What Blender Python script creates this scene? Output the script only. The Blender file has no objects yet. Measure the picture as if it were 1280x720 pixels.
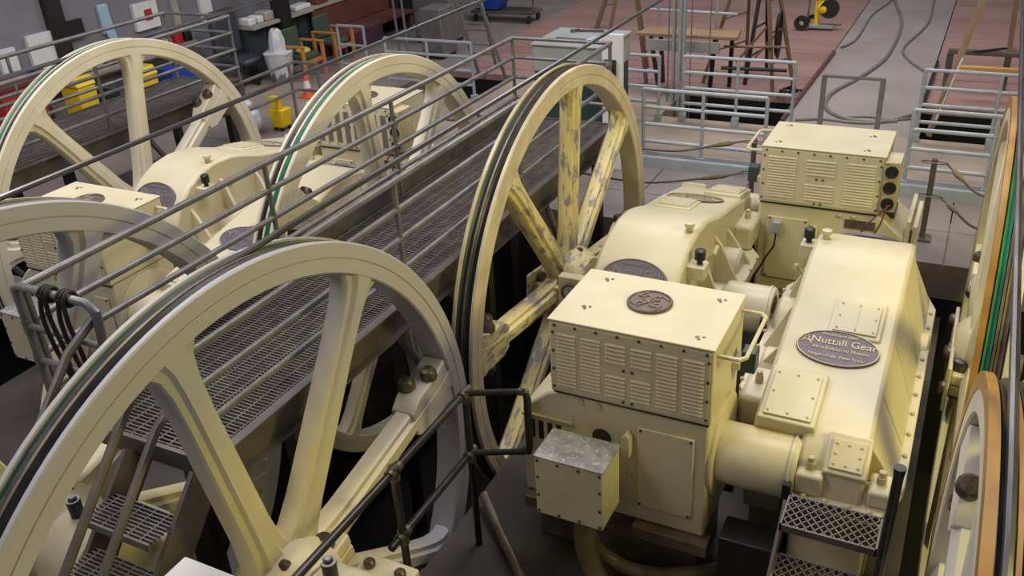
import bpy, math, random
from mathutils import Vector, Matrix
random.seed(7)
SC = bpy.context.scene
COL = SC.collection

# ------------------------------------------------------------------ camera
CAM_H = 4.43
cd = bpy.data.cameras.new('camera')
cam = bpy.data.objects.new('camera', cd)
COL.objects.link(cam)
SC.camera = cam
cd.sensor_fit = 'HORIZONTAL'
cd.sensor_width = 36.0
cd.lens = 1128.94 / 1280 * 36.0
cd.clip_end = 300
YAW, PIT, ROLL = -0.49168607, 0.48736476, 0.06207543
_f = Vector((math.sin(YAW) * math.cos(PIT), math.cos(YAW) * math.cos(PIT), -math.sin(PIT)))
_r = Vector((math.cos(YAW), -math.sin(YAW), 0))
_d = _f.cross(_r)
_r2 = _r * math.cos(ROLL) + _d * math.sin(ROLL)
_d2 = _d * math.cos(ROLL) - _r * math.sin(ROLL)
cam.matrix_world = Matrix(((_r2.x, -_d2.x, -_f.x, 0), (_r2.y, -_d2.y, -_f.y, 0), (_r2.z, -_d2.z, -_f.z, CAM_H), (0, 0, 0, 1)))

# ------------------------------------------------------------------ world, lights, exposure
SC.view_settings.view_transform = 'Standard'
SC.view_settings.look = 'None'
SC.view_settings.gamma = 1.0
SC.view_settings.use_curve_mapping = False
SC.view_settings.exposure = -0.12
wd = bpy.data.worlds.new('hall_air')
SC.world = wd
wd.use_nodes = True
wd.node_tree.nodes['Background'].inputs['Color'].default_value = (1.0, 0.97, 0.98, 1)
wd.node_tree.nodes['Background'].inputs['Strength'].default_value = 0.12


def area_lamp(name, loc, size_x, size_y, power, color, target=None):
    l = bpy.data.lights.new(name, 'AREA')
    l.shape = 'RECTANGLE'
    l.size, l.size_y, l.energy, l.color = size_x, size_y, power, color
    o = bpy.data.objects.new(name, l)
    COL.objects.link(o)
    o.location = loc
    if target:
        o.rotation_euler = (Vector(target) - Vector(loc)).to_track_quat('-Z', 'Y').to_euler()
    return o


area_lamp('ceiling_or_fill_lamp', (-1.0, 8.0, 9.0), 4.0, 4.0, 440, (1.0, 0.95, 0.94))
area_lamp('ceiling_or_fill_lamp', (-7.5, -0.5, 8.5), 4.0, 4.0, 330, (1.0, 0.96, 0.95))
area_lamp('ceiling_or_fill_lamp', (-8.0, 5.5, 8.5), 4.0, 4.0, 540, (1.0, 0.96, 0.97))
area_lamp('ceiling_or_fill_lamp', (-3.5, 17.0, 9.5), 8.0, 5.0, 820, (1.0, 0.96, 0.95))
area_lamp('ceiling_or_fill_lamp', (5.5, 4.5, 5.2), 2.0, 2.5, 440, (1.0, 0.86, 0.22), (-2.0, 5.2, 0))  # added warm fill, unseen: yellows the faces turned to the right


# ------------------------------------------------------------------ materials
def paint(name, c1, c2=None, rough=0.5, metal=0.0, scale=3.0, bump=0.0, wear=None, wear_amt=0.62, stretch=(1, 1, 1), fine=40.0):
    m = bpy.data.materials.new(name)
    m.use_nodes = True
    nt = m.node_tree
    b = nt.nodes['Principled BSDF']
    b.inputs['Roughness'].default_value = rough
    b.inputs['Metallic'].default_value = metal
    c2 = c2 or tuple(min(1, v * 0.82) for v in c1)
    tc = nt.nodes.new('ShaderNodeTexCoord')
    mp = nt.nodes.new('ShaderNodeMapping')
    mp.inputs['Scale'].default_value = stretch
    nt.links.new(tc.outputs['Object'], mp.inputs['Vector'])
    n = nt.nodes.new('ShaderNodeTexNoise')
    n.inputs['Scale'].default_value = scale
    n.inputs['Detail'].default_value = 6
    nt.links.new(mp.outputs['Vector'], n.inputs['Vector'])
    r = nt.nodes.new('ShaderNodeValToRGB')
    r.color_ramp.elements[0].position, r.color_ramp.elements[1].position = 0.32, 0.68
    r.color_ramp.elements[0].color = (*c2, 1)
    r.color_ramp.elements[1].color = (*c1, 1)
    nt.links.new(n.outputs['Fac'], r.inputs['Fac'])
    out = r.outputs['Color']
    if wear:
        n2 = nt.nodes.new('ShaderNodeTexNoise')
        n2.inputs['Scale'].default_value = scale * 3.1
        n2.inputs['Detail'].default_value = 9
        n2.inputs['Roughness'].default_value = 0.7
        nt.links.new(mp.outputs['Vector'], n2.inputs['Vector'])
        r2 = nt.nodes.new('ShaderNodeValToRGB')
        r2.color_ramp.elements[0].position, r2.color_ramp.elements[1].position = wear_amt, wear_amt + 0.06
        nt.links.new(n2.outputs['Fac'], r2.inputs['Fac'])
        mx = nt.nodes.new('ShaderNodeMix')
        mx.data_type = 'RGBA'
        nt.links.new(r2.outputs['Color'], mx.inputs['Factor'])
        nt.links.new(out, mx.inputs['A'])
        mx.inputs['B'].default_value = (*wear, 1)
        out = mx.outputs['Result']
    nt.links.new(out, b.inputs['Base Color'])
    if bump:
        n3 = nt.nodes.new('ShaderNodeTexNoise')
        n3.inputs['Scale'].default_value = fine
        n3.inputs['Detail'].default_value = 4
        nt.links.new(mp.outputs['Vector'], n3.inputs['Vector'])
        bp = nt.nodes.new('ShaderNodeBump')
        bp.inputs['Strength'].default_value = bump
        bp.inputs['Distance'].default_value = 0.01
        nt.links.new(n3.outputs['Fac'], bp.inputs['Height'])
        nt.links.new(bp.outputs['Normal'], b.inputs['Normal'])
    return m


M = dict(
    cream=paint('cream_machine_paint', (0.66, 0.60, 0.435), (0.585, 0.52, 0.345), 0.38, scale=2.2, bump=0.03, wear=(0.55, 0.46, 0.26), wear_amt=0.66),
    wheel_pale=paint('pale_cream_paint', (0.72, 0.665, 0.54), (0.64, 0.58, 0.45), 0.42, scale=2.5, bump=0.05, wear=(0.5, 0.44, 0.32), wear_amt=0.68),
    cream_wheel=paint('worn_cream_paint', (0.69, 0.64, 0.48), (0.61, 0.55, 0.38), 0.42, scale=2.5, bump=0.05, wear=(0.36, 0.31, 0.22), wear_amt=0.66),
    wheel_flaky=paint('flaking_bounce_tint_paint', (0.74, 0.65, 0.36), (0.62, 0.52, 0.22), 0.45, scale=5, bump=0.08, wear=(0.27, 0.25, 0.26), wear_amt=0.51, stretch=(1, .28, 1)),  # flaking is wear; the yellow is bounce light put into the colour
    wheel_white=paint('chalky_white_paint', (0.74, 0.70, 0.62), (0.62, 0.58, 0.50), 0.45, scale=2.5, bump=0.05, wear=(0.3, 0.27, 0.22), wear_amt=0.66),
    wheel_grey=paint('cool_lit_cream_paint', (0.72, 0.64, 0.44), (0.64, 0.55, 0.33), 0.42, scale=2.5, bump=0.05, wear=(0.36, 0.31, 0.22), wear_amt=0.68),
    rim_tan=paint('grimy_tan_rim', (0.66, 0.58, 0.40), (0.50, 0.42, 0.29), 0.42, scale=4, bump=0.05, wear=(0.22, 0.17, 0.12), wear_amt=0.63),
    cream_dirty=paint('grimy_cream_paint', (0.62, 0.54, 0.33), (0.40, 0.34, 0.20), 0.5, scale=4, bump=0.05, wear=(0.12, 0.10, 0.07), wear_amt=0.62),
    louver_dark=paint('louver_shadow_paint', (0.62, 0.57, 0.42), (0.55, 0.50, 0.36), 0.5, scale=6),
    grime=paint('greasy_brown_steel', (0.22, 0.17, 0.12), (0.11, 0.085, 0.065), 0.4, scale=6, metal=0.3),
    rust_rim=paint('ochre_worn_rim', (0.42, 0.22, 0.04), (0.28, 0.14, 0.03), 0.45, scale=5),
    dark_teal=paint('grimy_teal_liner', (0.025, 0.055, 0.055), (0.05, 0.045, 0.035), 0.4, scale=6),
    groove=paint('dark_groove_liner', (0.045, 0.045, 0.055), (0.02, 0.02, 0.025), 0.35, scale=8),
    green=paint('green_groove_liner', (0.02, 0.25, 0.13), (0.01, 0.14, 0.08), 0.45, scale=5),
    teal=paint('faded_green_liner', (0.035, 0.12, 0.055), (0.025, 0.07, 0.04), 0.45, scale=5),
    bolt=paint('dark_bolt_steel', (0.16, 0.13, 0.10), (0.07, 0.06, 0.05), 0.38, metal=0.6, scale=20),
    black=paint('black_plastic', (0.012, 0.012, 0.014), (0.02, 0.02, 0.022), 0.4),
    rail=paint('grey_rail_paint', (0.20, 0.195, 0.21), (0.13, 0.125, 0.135), 0.32, scale=6, metal=0.2),
    deck=paint('dark_deck_steel', (0.15, 0.13, 0.125), (0.085, 0.075, 0.07), 0.45, scale=4, metal=0.3),
    grating=paint('steel_grating', (0.24, 0.22, 0.215), (0.14, 0.13, 0.125), 0.4, metal=0.3, scale=8),
    pipe=paint('black_iron_pipe', (0.055, 0.052, 0.055), (0.03, 0.03, 0.03), 0.28, metal=0.5, scale=10),
    galv=paint('galvanised_blue_grey', (0.38, 0.42, 0.48), (0.28, 0.315, 0.37), 0.42, scale=5, metal=0.15),
    cable=paint('steel_wire_rope', (0.16, 0.155, 0.17), (0.08, 0.078, 0.085), 0.3, metal=0.7, scale=30, stretch=(1, .1, 1)),
    concrete=paint('grey_concrete', (0.25, 0.22, 0.215), (0.18, 0.155, 0.152), 0.55, scale=1.2, bump=0.1, wear=(0.22, 0.19, 0.18), wear_amt=0.6),
    concrete_brown=paint('stained_concrete', (0.36, 0.29, 0.24), (0.25, 0.20, 0.17), 0.6, scale=1.4, bump=0.1),
    path=paint('grey_path_concrete', (0.335, 0.30, 0.295), (0.27, 0.24, 0.238), 0.5, scale=.8, bump=0.06),
    red=paint('red_floor_paint', (0.37, 0.225, 0.21), (0.28, 0.165, 0.155), 0.42, scale=1.1, bump=0.06, wear=(0.30, 0.21, 0.19), wear_amt=0.6, stretch=(.3, 1, 1)),
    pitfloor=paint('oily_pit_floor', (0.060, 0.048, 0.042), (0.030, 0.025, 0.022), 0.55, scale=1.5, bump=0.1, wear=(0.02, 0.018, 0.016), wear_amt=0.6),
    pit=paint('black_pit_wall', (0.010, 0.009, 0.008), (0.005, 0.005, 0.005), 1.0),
    plaque_dull=paint('plaque_dull_lettering', (0.26, 0.23, 0.24), (0.22, 0.2, 0.2), 0.5),
    plaque=paint('plaque_slate', (0.135, 0.115, 0.145), (0.11, 0.095, 0.12), 0.4, scale=10),
    emblem_light=paint('emblem_worn_brown', (0.30, 0.21, 0.19), (0.24, 0.165, 0.15), 0.35, scale=12),
    emblem=paint('emblem_brown', (0.13, 0.085, 0.08), (0.10, 0.065, 0.06), 0.4, scale=12),
    gold=paint('plaque_gold', (0.72, 0.60, 0.36), (0.62, 0.5, 0.3), 0.4, scale=12),
    white=paint('white_paint', (0.70, 0.71, 0.75), (0.62, 0.63, 0.67), 0.5, scale=3),
    zinc=paint('scuffed_bare_steel', (0.42, 0.41, 0.42), (0.24, 0.24, 0.26), 0.4, metal=0.35, scale=9, wear=(0.62, 0.60, 0.56), wear_amt=0.55),
    cab_grey=paint('cabinet_grey', (0.34, 0.36, 0.365), (0.28, 0.30, 0.305), 0.4, scale=2),
    cab_green=paint('cabinet_dark_green', (0.025, 0.06, 0.06), (0.02, 0.045, 0.05), 0.4),
    timber=paint('brown_timber', (0.22, 0.14, 0.085), (0.15, 0.095, 0.06), 0.65, scale=3, stretch=(1, 1, .2)),
    timber_light=paint('tan_timber', (0.33, 0.22, 0.13), (0.24, 0.155, 0.09), 0.65, scale=3, stretch=(.2, 1, 1)),
    ochre=paint('ochre_steel', (0.55, 0.36, 0.10), (0.42, 0.26, 0.07), 0.5, scale=3),
    dark=paint('dark_iron', (0.03, 0.028, 0.03), (0.018, 0.017, 0.018), 0.45, metal=0.3),
    yellow=paint('yellow_plastic', (0.80, 0.56, 0.01), (0.74, 0.50, 0.01), 0.4),
    redp=paint('red_plastic', (0.45, 0.03, 0.03), (0.36, 0.02, 0.02), 0.4),
    blue=paint('blue_plastic', (0.01, 0.06, 0.42), (0.01, 0.05, 0.34), 0.4),
    navy=paint('navy_leather', (0.05, 0.055, 0.085), (0.04, 0.045, 0.07), 0.4),
    orange=paint('orange_wood', (0.52, 0.23, 0.08), (0.42, 0.18, 0.06), 0.45, scale=4),
    cone=paint('cone_orange', (0.75, 0.12, 0.05), (0.7, 0.10, 0.04), 0.5),
    seat_green=paint('green_upholstery', (0.05, 0.085, 0.06), (0.04, 0.07, 0.05), 0.8),
    lime=paint('lime_cloth', (0.50, 0.50, 0.08), (0.42, 0.42, 0.06), 0.8),
    bag=paint('white_bin_liner', (0.62, 0.64, 0.72), (0.50, 0.52, 0.60), 0.35, scale=9, bump=0.4, fine=14),
    wall=paint('grey_partition_paint', (0.19, 0.195, 0.24), (0.17, 0.175, 0.215), 0.6),
    siding=paint('dark_teal_siding', (0.035, 0.05, 0.06), (0.028, 0.04, 0.05), 0.6),
    maroon=paint('maroon_timber', (0.14, 0.05, 0.045), (0.10, 0.035, 0.035), 0.5),
    purple=paint('plum_cloth', (0.06, 0.015, 0.05), (0.05, 0.012, 0.04), 0.8),
    counter=paint('worn_counter_top', (0.40, 0.36, 0.34), (0.33, 0.29, 0.27), 0.5),
    skyblue=paint('pale_blue_cloth', (0.35, 0.50, 0.66), (0.28, 0.42, 0.58), 0.8),
    hose=paint('grey_rubber_hose', (0.21, 0.20, 0.20), (0.15, 0.145, 0.145), 0.4),
    conduit=paint('oily_cream_conduit', (0.20, 0.165, 0.075), (0.07, 0.06, 0.03), 0.35, scale=5),
    leather=paint('black_leather', (0.02, 0.016, 0.015), (0.012, 0.01, 0.01), 0.55),
    rope=paint('grimy_hemp_rope', (0.22, 0.18, 0.09), (0.14, 0.11, 0.06), 0.8, scale=20),
    glass=paint('gauge_glass', (0.55, 0.55, 0.53), (0.5, 0.5, 0.48), 0.1),
)


# two fast near wheels: cool grey light painted in, fading towards the hub
def cool_light_fade(m, r0, r1, col):
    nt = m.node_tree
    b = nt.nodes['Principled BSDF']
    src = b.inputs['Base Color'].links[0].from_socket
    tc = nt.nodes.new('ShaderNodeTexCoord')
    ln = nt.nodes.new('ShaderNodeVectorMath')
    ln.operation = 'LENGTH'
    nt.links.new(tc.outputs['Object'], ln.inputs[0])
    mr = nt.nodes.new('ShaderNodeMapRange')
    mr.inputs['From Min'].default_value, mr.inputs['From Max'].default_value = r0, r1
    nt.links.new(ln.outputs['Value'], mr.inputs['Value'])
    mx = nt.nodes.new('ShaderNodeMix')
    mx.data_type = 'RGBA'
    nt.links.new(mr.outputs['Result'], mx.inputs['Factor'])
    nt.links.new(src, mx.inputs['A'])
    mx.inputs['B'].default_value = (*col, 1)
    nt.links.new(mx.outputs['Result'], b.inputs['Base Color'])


cool_light_fade(M['wheel_grey'], 0.8, 1.65, (0.42, 0.405, 0.435))


# ------------------------------------------------------------------ mesh helpers
class MB:
    def __init__(s):
        s.v, s.f = [], []

    def add(s, vs, fs):
        n = len(s.v)
        s.v += [tuple(v) for v in vs]
        s.f += [tuple(i + n for i in f) for f in fs]
        return s

    def box(s, x0, x1, y0, y1, z0, z1):
        vs = [(x, y, z) for z in (z0, z1) for y in (y0, y1) for x in (x0, x1)]
        return s.add(vs, [(0, 2, 3, 1), (4, 5, 7, 6), (0, 1, 5, 4), (2, 6, 7, 3), (0, 4, 6, 2), (1, 3, 7, 5)])

    def beam(s, p, q, w, h, up=(0, 0, 1)):
        p, q = Vector(p), Vector(q)
        d = (q - p).normalized()
        u = Vector(up)
        if abs(d.dot(u)) > 0.98:
            u = Vector((0, 1, 0))
        a = d.cross(u).normalized()
        b = a.cross(d).normalized()
        vs = [e + a * (i * w / 2) + b * (j * h / 2) for e in (p, q) for j in (-1, 1) for i in (-1, 1)]
        return s.add(vs, [(0, 2, 3, 1), (4, 5, 7, 6), (0, 1, 5, 4), (2, 6, 7, 3), (0, 4, 6, 2), (1, 3, 7, 5)])

    def tube(s, pts, r, n=10, closed=False, cap=True):
        P = [Vector(p) for p in pts]
        N = len(P)
        rs = r if isinstance(r, (list, tuple)) else [r] * N
        t0 = (P[1] - P[0]).normalized()
        u = t0.orthogonal().normalized()
        vs, prev = [], t0
        for i in range(N):
            if closed:
                t = (P[(i + 1) % N] - P[i - 1]).normalized()
            else:
                a = (P[i] - P[i - 1]).normalized() if i else (P[1] - P[0]).normalized()
                b = (P[i + 1] - P[i]).normalized() if i < N - 1 else a
                t = (a + b)
                t = t.normalized() if t.length > 1e-6 else a
            ax = prev.cross(t)
            if ax.length > 1e-7:
                u = Matrix.Rotation(prev.angle(t), 3, ax.normalized()) @ u
            u = (u - t * u.dot(t)).normalized()
            w = t.cross(u)
            prev = t
            k = 1.0
            if 0 < i < N - 1 and not closed:
                c = max(0.5, (P[i] - P[i - 1]).normalized().dot(t))
                k = 1.0 / c
            for j in range(n):
                an = 2 * math.pi * j / n
                vs.append(P[i] + (u * math.cos(an) + w * math.sin(an)) * rs[i] * (k if k < 1.2 else 1.1))
        fs = []
        for i in range(N if closed else N - 1):
            i2 = (i + 1) % N
            for j in range(n):
                j2 = (j + 1) % n
                fs.append((i * n + j, i * n + j2, i2 * n + j2, i2 * n + j))
        if cap and not closed:
            fs.append(tuple(range(n - 1, -1, -1)))
            fs.append(tuple((N - 1) * n + j for j in range(n)))
        return s.add(vs, fs)

    def cyl(s, p, q, r, n=16, r2=None):
        return s.tube([p, q], [r, r if r2 is None else r2], n)

    def lathe(s, prof, o=(0, 0, 0), axis='x', n=64, closed=True, a0=0.0, a1=None):
        # prof: list of (axial, radius)
        full = a1 is None
        cnt = n if full else n + 1
        vs, K = [], len(prof)
        for i in range(cnt):
            a = a0 + (2 * math.pi * i / n if full else (a1 - a0) * i / n)
            c, d = math.cos(a), math.sin(a)
            for (x, r) in prof:
                if axis == 'x':
                    vs.append((o[0] + x, o[1] + r * c, o[2] + r * d))
                elif axis == 'z':
                    vs.append((o[0] + r * c, o[1] + r * d, o[2] + x))
                else:
                    vs.append((o[0] + r * d, o[1] + x, o[2] + r * c))
        fs = []
        for i in range(n):
            i2 = (i + 1) % cnt
            for k in range(K if closed else K - 1):
                k2 = (k + 1) % K
                fs.append((i * K + k, i * K + k2, i2 * K + k2, i2 * K + k))
        return s.add(vs, fs)

    def prism(s, poly, a, b, axis='x'):
        n = len(poly)
        def pt(t, p):
            return {'x': (t, p[0], p[1]), 'y': (p[0], t, p[1]), 'z': (p[0], p[1], t)}[axis]
        vs = [pt(a, p) for p in poly] + [pt(b, p) for p in poly]
        fs = [tuple(range(n - 1, -1, -1)), tuple(range(n, 2 * n))]
        fs += [(i, (i + 1) % n, n + (i + 1) % n, n + i) for i in range(n)]
        return s.add(vs, fs)

    def xf(s, mat):
        s.v = [tuple(mat @ Vector(v)) for v in s.v]
        return s

    def mesh(s, name, m, smooth=38):
        me = bpy.data.meshes.new(name)
        me.from_pydata(s.v, [], s.f)
        me.validate()
        import bmesh
        bm = bmesh.new()
        bm.from_mesh(me)
        bmesh.ops.recalc_face_normals(bm, faces=bm.faces)
        bm.to_mesh(me)
        bm.free()
        if smooth:
            me.shade_smooth()
            me.set_sharp_from_angle(angle=math.radians(smooth))
        me.materials.append(m)
        return me


ORG = {}


def tag(o, label=None, cat=None, group=None, kind=None):
    for k, v in (('label', label), ('category', cat), ('group', group), ('kind', kind)):
        if v:
            o[k] = v
    return o


def thing(name, label, cat, loc=(0, 0, 0), group=None, rotz=0.0):
    o = bpy.data.objects.new(name, None)
    COL.objects.link(o)
    o.empty_display_size = 0.1
    o.location = loc
    o.rotation_euler.z = rotz
    ORG[o.name] = Vector((0, 0, 0))
    tag(o, label, cat, group)
    return o


def wthing(name, label, cat, loc, group=None):
    """a thing whose parts are given in world coordinates"""
    o = thing(name, label, cat, loc, group)
    ORG[o.name] = Vector(loc)
    return o


def part(name, mb, m, parent=None, bevel=0.0, label=None, smooth=38, kind=None):
    off = ORG.get(parent.name, Vector()) if parent else Vector()
    if off.length:
        mb.v = [(v[0] - off.x, v[1] - off.y, v[2] - off.z) for v in mb.v]
    o = bpy.data.objects.new(name, mb.mesh(name, m, smooth))
    COL.objects.link(o)
    if parent:
        o.parent = parent
        ORG[o.name] = off
    if bevel:
        b = o.modifiers.new('bevel', 'BEVEL')
        b.width, b.segments, b.limit_method, b.angle_limit = bevel, 2, 'ANGLE', math.radians(40)
    if label:
        o['label'] = label
    if kind:
        o['kind'] = kind
    return o


def inst(name, me, parent, loc, rot=(0, 0, 0), scale=(1, 1, 1), m4=None):
    o = bpy.data.objects.new(name, me)
    COL.objects.link(o)
    o.parent = parent
    off = ORG.get(parent.name, Vector())
    ORG[o.name] = off
    if m4 is not None:
        o.matrix_local = Matrix.Translation(Vector(loc) - off) @ m4
    else:
        o.location = Vector(loc) - off
        o.rotation_euler = rot
        o.scale = scale
    return o


def copy_tree(o, parent=None):
    c = o.copy()
    COL.objects.link(c)
    if parent:
        c.parent = parent
    ORG[c.name] = ORG.get(o.name, Vector())
    for ch in list(o.children):
        copy_tree(ch, c)
    return c


def single(name, mb, m, label, cat, loc, group=None, bevel=0.0, smooth=38):
    """a top-level thing that is one mesh, given in world coordinates"""
    L = Vector(loc)
    mb.v = [(v[0] - L.x, v[1] - L.y, v[2] - L.z) for v in mb.v]
    o = part(name, mb, m, None, bevel, None, smooth)
    o.location = L
    return tag(o, label, cat, group)


def struct(name, mb, m, bevel=0.0):
    o = part(name, mb, m, None, bevel)
    o['kind'] = 'structure'
    return o


def spline(pts, k=6):
    P = [Vector(p) for p in pts]
    out = []
    for i in range(len(P) - 1):
        a, b, c, d = P[max(i - 1, 0)], P[i], P[i + 1], P[min(i + 2, len(P) - 1)]
        for j in range(k):
            t = j / k
            out.append(0.5 * ((2 * b) + (c - a) * t + (2 * a - 5 * b + 4 * c - d) * t * t + (3 * b - a - 3 * c + d) * t ** 3))
    out.append(P[-1])
    return out


def ball(mb, c, r, n=10, sz=1.0):
    prof = [(math.cos(math.pi * i / n) * r * sz, math.sin(math.pi * i / n) * r + 1e-5) for i in range(n + 1)]
    return mb.lathe(prof, c, 'z', 14, closed=False)


def text_mesh(body, size, m, depth=0.003):
    cu = bpy.data.curves.new('lettering', 'FONT')
    cu.body, cu.size, cu.align_x, cu.align_y = body, size, 'CENTER', 'CENTER'
    cu.extrude = depth
    o = bpy.data.objects.new('lettering_source', cu)
    COL.objects.link(o)
    dg = bpy.context.evaluated_depsgraph_get()
    me = bpy.data.meshes.new_from_object(o.evaluated_get(dg))
    bpy.data.objects.remove(o)
    me.name = 'lettering'
    me.materials.clear()
    me.materials.append(m)
    return me


# shared small meshes: bolt axis +z
BOLT = MB().lathe([(0, 0.0001), (0, 0.013), (0.010, 0.013), (0.014, 0.008), (0.015, 0.0001)], axis='z', n=8, closed=False).mesh('bolt', M['cream_dirty'])
BOLT_D = MB().lathe([(0, 0.0001), (0, 0.011), (0.006, 0.011), (0.009, 0.006), (0.010, 0.0001)], axis='z', n=8, closed=False).mesh('screw', M['bolt'])
NUT = MB().lathe([(0, 0.0001), (0, 0.062), (0.05, 0.062), (0.075, 0.045), (0.08, 0.0001)], axis='z', n=12, closed=False).mesh('nut', M['bolt'])
NUT_S = MB().lathe([(0, 0.0001), (0, 0.038), (0.035, 0.038), (0.05, 0.025), (0.052, 0.0001)], axis='z', n=10, closed=False).mesh('small_nut', M['bolt'])
RX = {'+x': (0, math.pi / 2, 0), '-x': (0, -math.pi / 2, 0), '-y': (math.pi / 2, 0, 0), '+y': (-math.pi / 2, 0, 0), '+z': (0, 0, 0)}

# ================================================================== SETTING
PF = -0.62            # machine pit floor
EDGE = 9.42           # where the main floor begins
TOPW, BAYX = 2.6, -5.48

floor = struct('floor', MB().box(-22, 9, 9.42, 10.6, -0.4, -0.02), M['concrete'])
def fl(name, x0, x1, y0, y1, z, m, th=0.3, bev=0.006):
    return part(name, MB().box(x0, x1, y0, y1, z - th, z), m, floor, bev)
# front strip of grey plates, then the stained slab between the railings
xs = [-22, -18, -14, -11.2, -9.9, -8.6, -7.3, -6.0, -4.75, -3.55, -2.35, -1.15, 0.05, 1.25, 3, 6, 9]
for a, b in zip(xs[:-1], xs[1:]):
    fl('floor_plate', a + .006, b - .006, 9.42, 10.28, 0.0, M['concrete'], .02)
    fl('floor_plate', a + .006, b - .006, 10.295, 11.2, 0.0, M['concrete'], .05)
for x0, x1, y0, y1, m in ((-22, 9, 11.2, 11.5, 'concrete'), (-22, 9, 11.5, 13.42, 'concrete_brown'), (-22, -9.45, 13.42, 15.0, 'concrete'), (-7.6, -4.35, 13.42, 15.0, 'concrete_brown'),
                          (-2.45, -0.62, 13.42, 15.0, 'path'), (1.9, 9, 13.42, 15.0, 'concrete'), (-22, -9.28, 15.0, 34, 'concrete')):
    fl('floor_slab', x0, x1, y0, y1, 0.0, M[m])
yy = [15.0, 16.6, 19.2, 22.5, 27, 34]
for a, b in zip(yy[:-1], yy[1:]):
    fl('floor_slab', -2.44, -0.63, a + .008, b - .008, 0.0, M['path'])
struct('floor_trench', MB().box(-9.45, 1.9, 13.3, 15.1, -1.6, -1.4), M['pit'])
struct('wall_trench', MB().box(-9.45, 1.9, 15.02, 15.1, -1.5, -.13).box(-9.45, 1.9, 13.3, 13.41, -1.5, -.3), M['pit'])
# red painted floor boards
y, k = 15.0, 0
while y < 27:
    w = 0.42 if y < 20 else 0.9
    for x0, x1 in ((-9.27, -5.9), (-5.89, -2.46), (-0.61, 2.4), (2.41, 6.5)):
        fl('floor_board', x0, x1, y + .012, y + w - .012, random.uniform(-.008, .002), M['red'], .12)
    y += w
fl('floor_slab', -9.27, -2.46, 27.0, 34, 0, M['red'])
fl('floor_slab', -0.61, 9, 27.0, 34, 0, M['red'])
# machine pit
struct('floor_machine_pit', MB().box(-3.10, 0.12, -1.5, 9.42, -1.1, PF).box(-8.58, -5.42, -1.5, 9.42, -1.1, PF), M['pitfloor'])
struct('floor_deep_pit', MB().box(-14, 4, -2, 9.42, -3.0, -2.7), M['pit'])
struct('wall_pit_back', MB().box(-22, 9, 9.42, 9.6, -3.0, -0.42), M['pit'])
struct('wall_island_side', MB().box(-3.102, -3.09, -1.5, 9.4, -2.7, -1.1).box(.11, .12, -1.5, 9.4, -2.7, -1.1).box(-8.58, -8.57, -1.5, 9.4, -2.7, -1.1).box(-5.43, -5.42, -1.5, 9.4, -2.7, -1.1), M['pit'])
struct('floor_left', MB().box(-22, -10.95, -2, 9.42, -0.4, 0), M['concrete'])
struct('trim_1', MB().box(-3.95, -2.25, 11.22, 11.3, 0, .13).box(-.6, 1.5, 11.22, 11.3, 0, .13), M['galv'])


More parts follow.
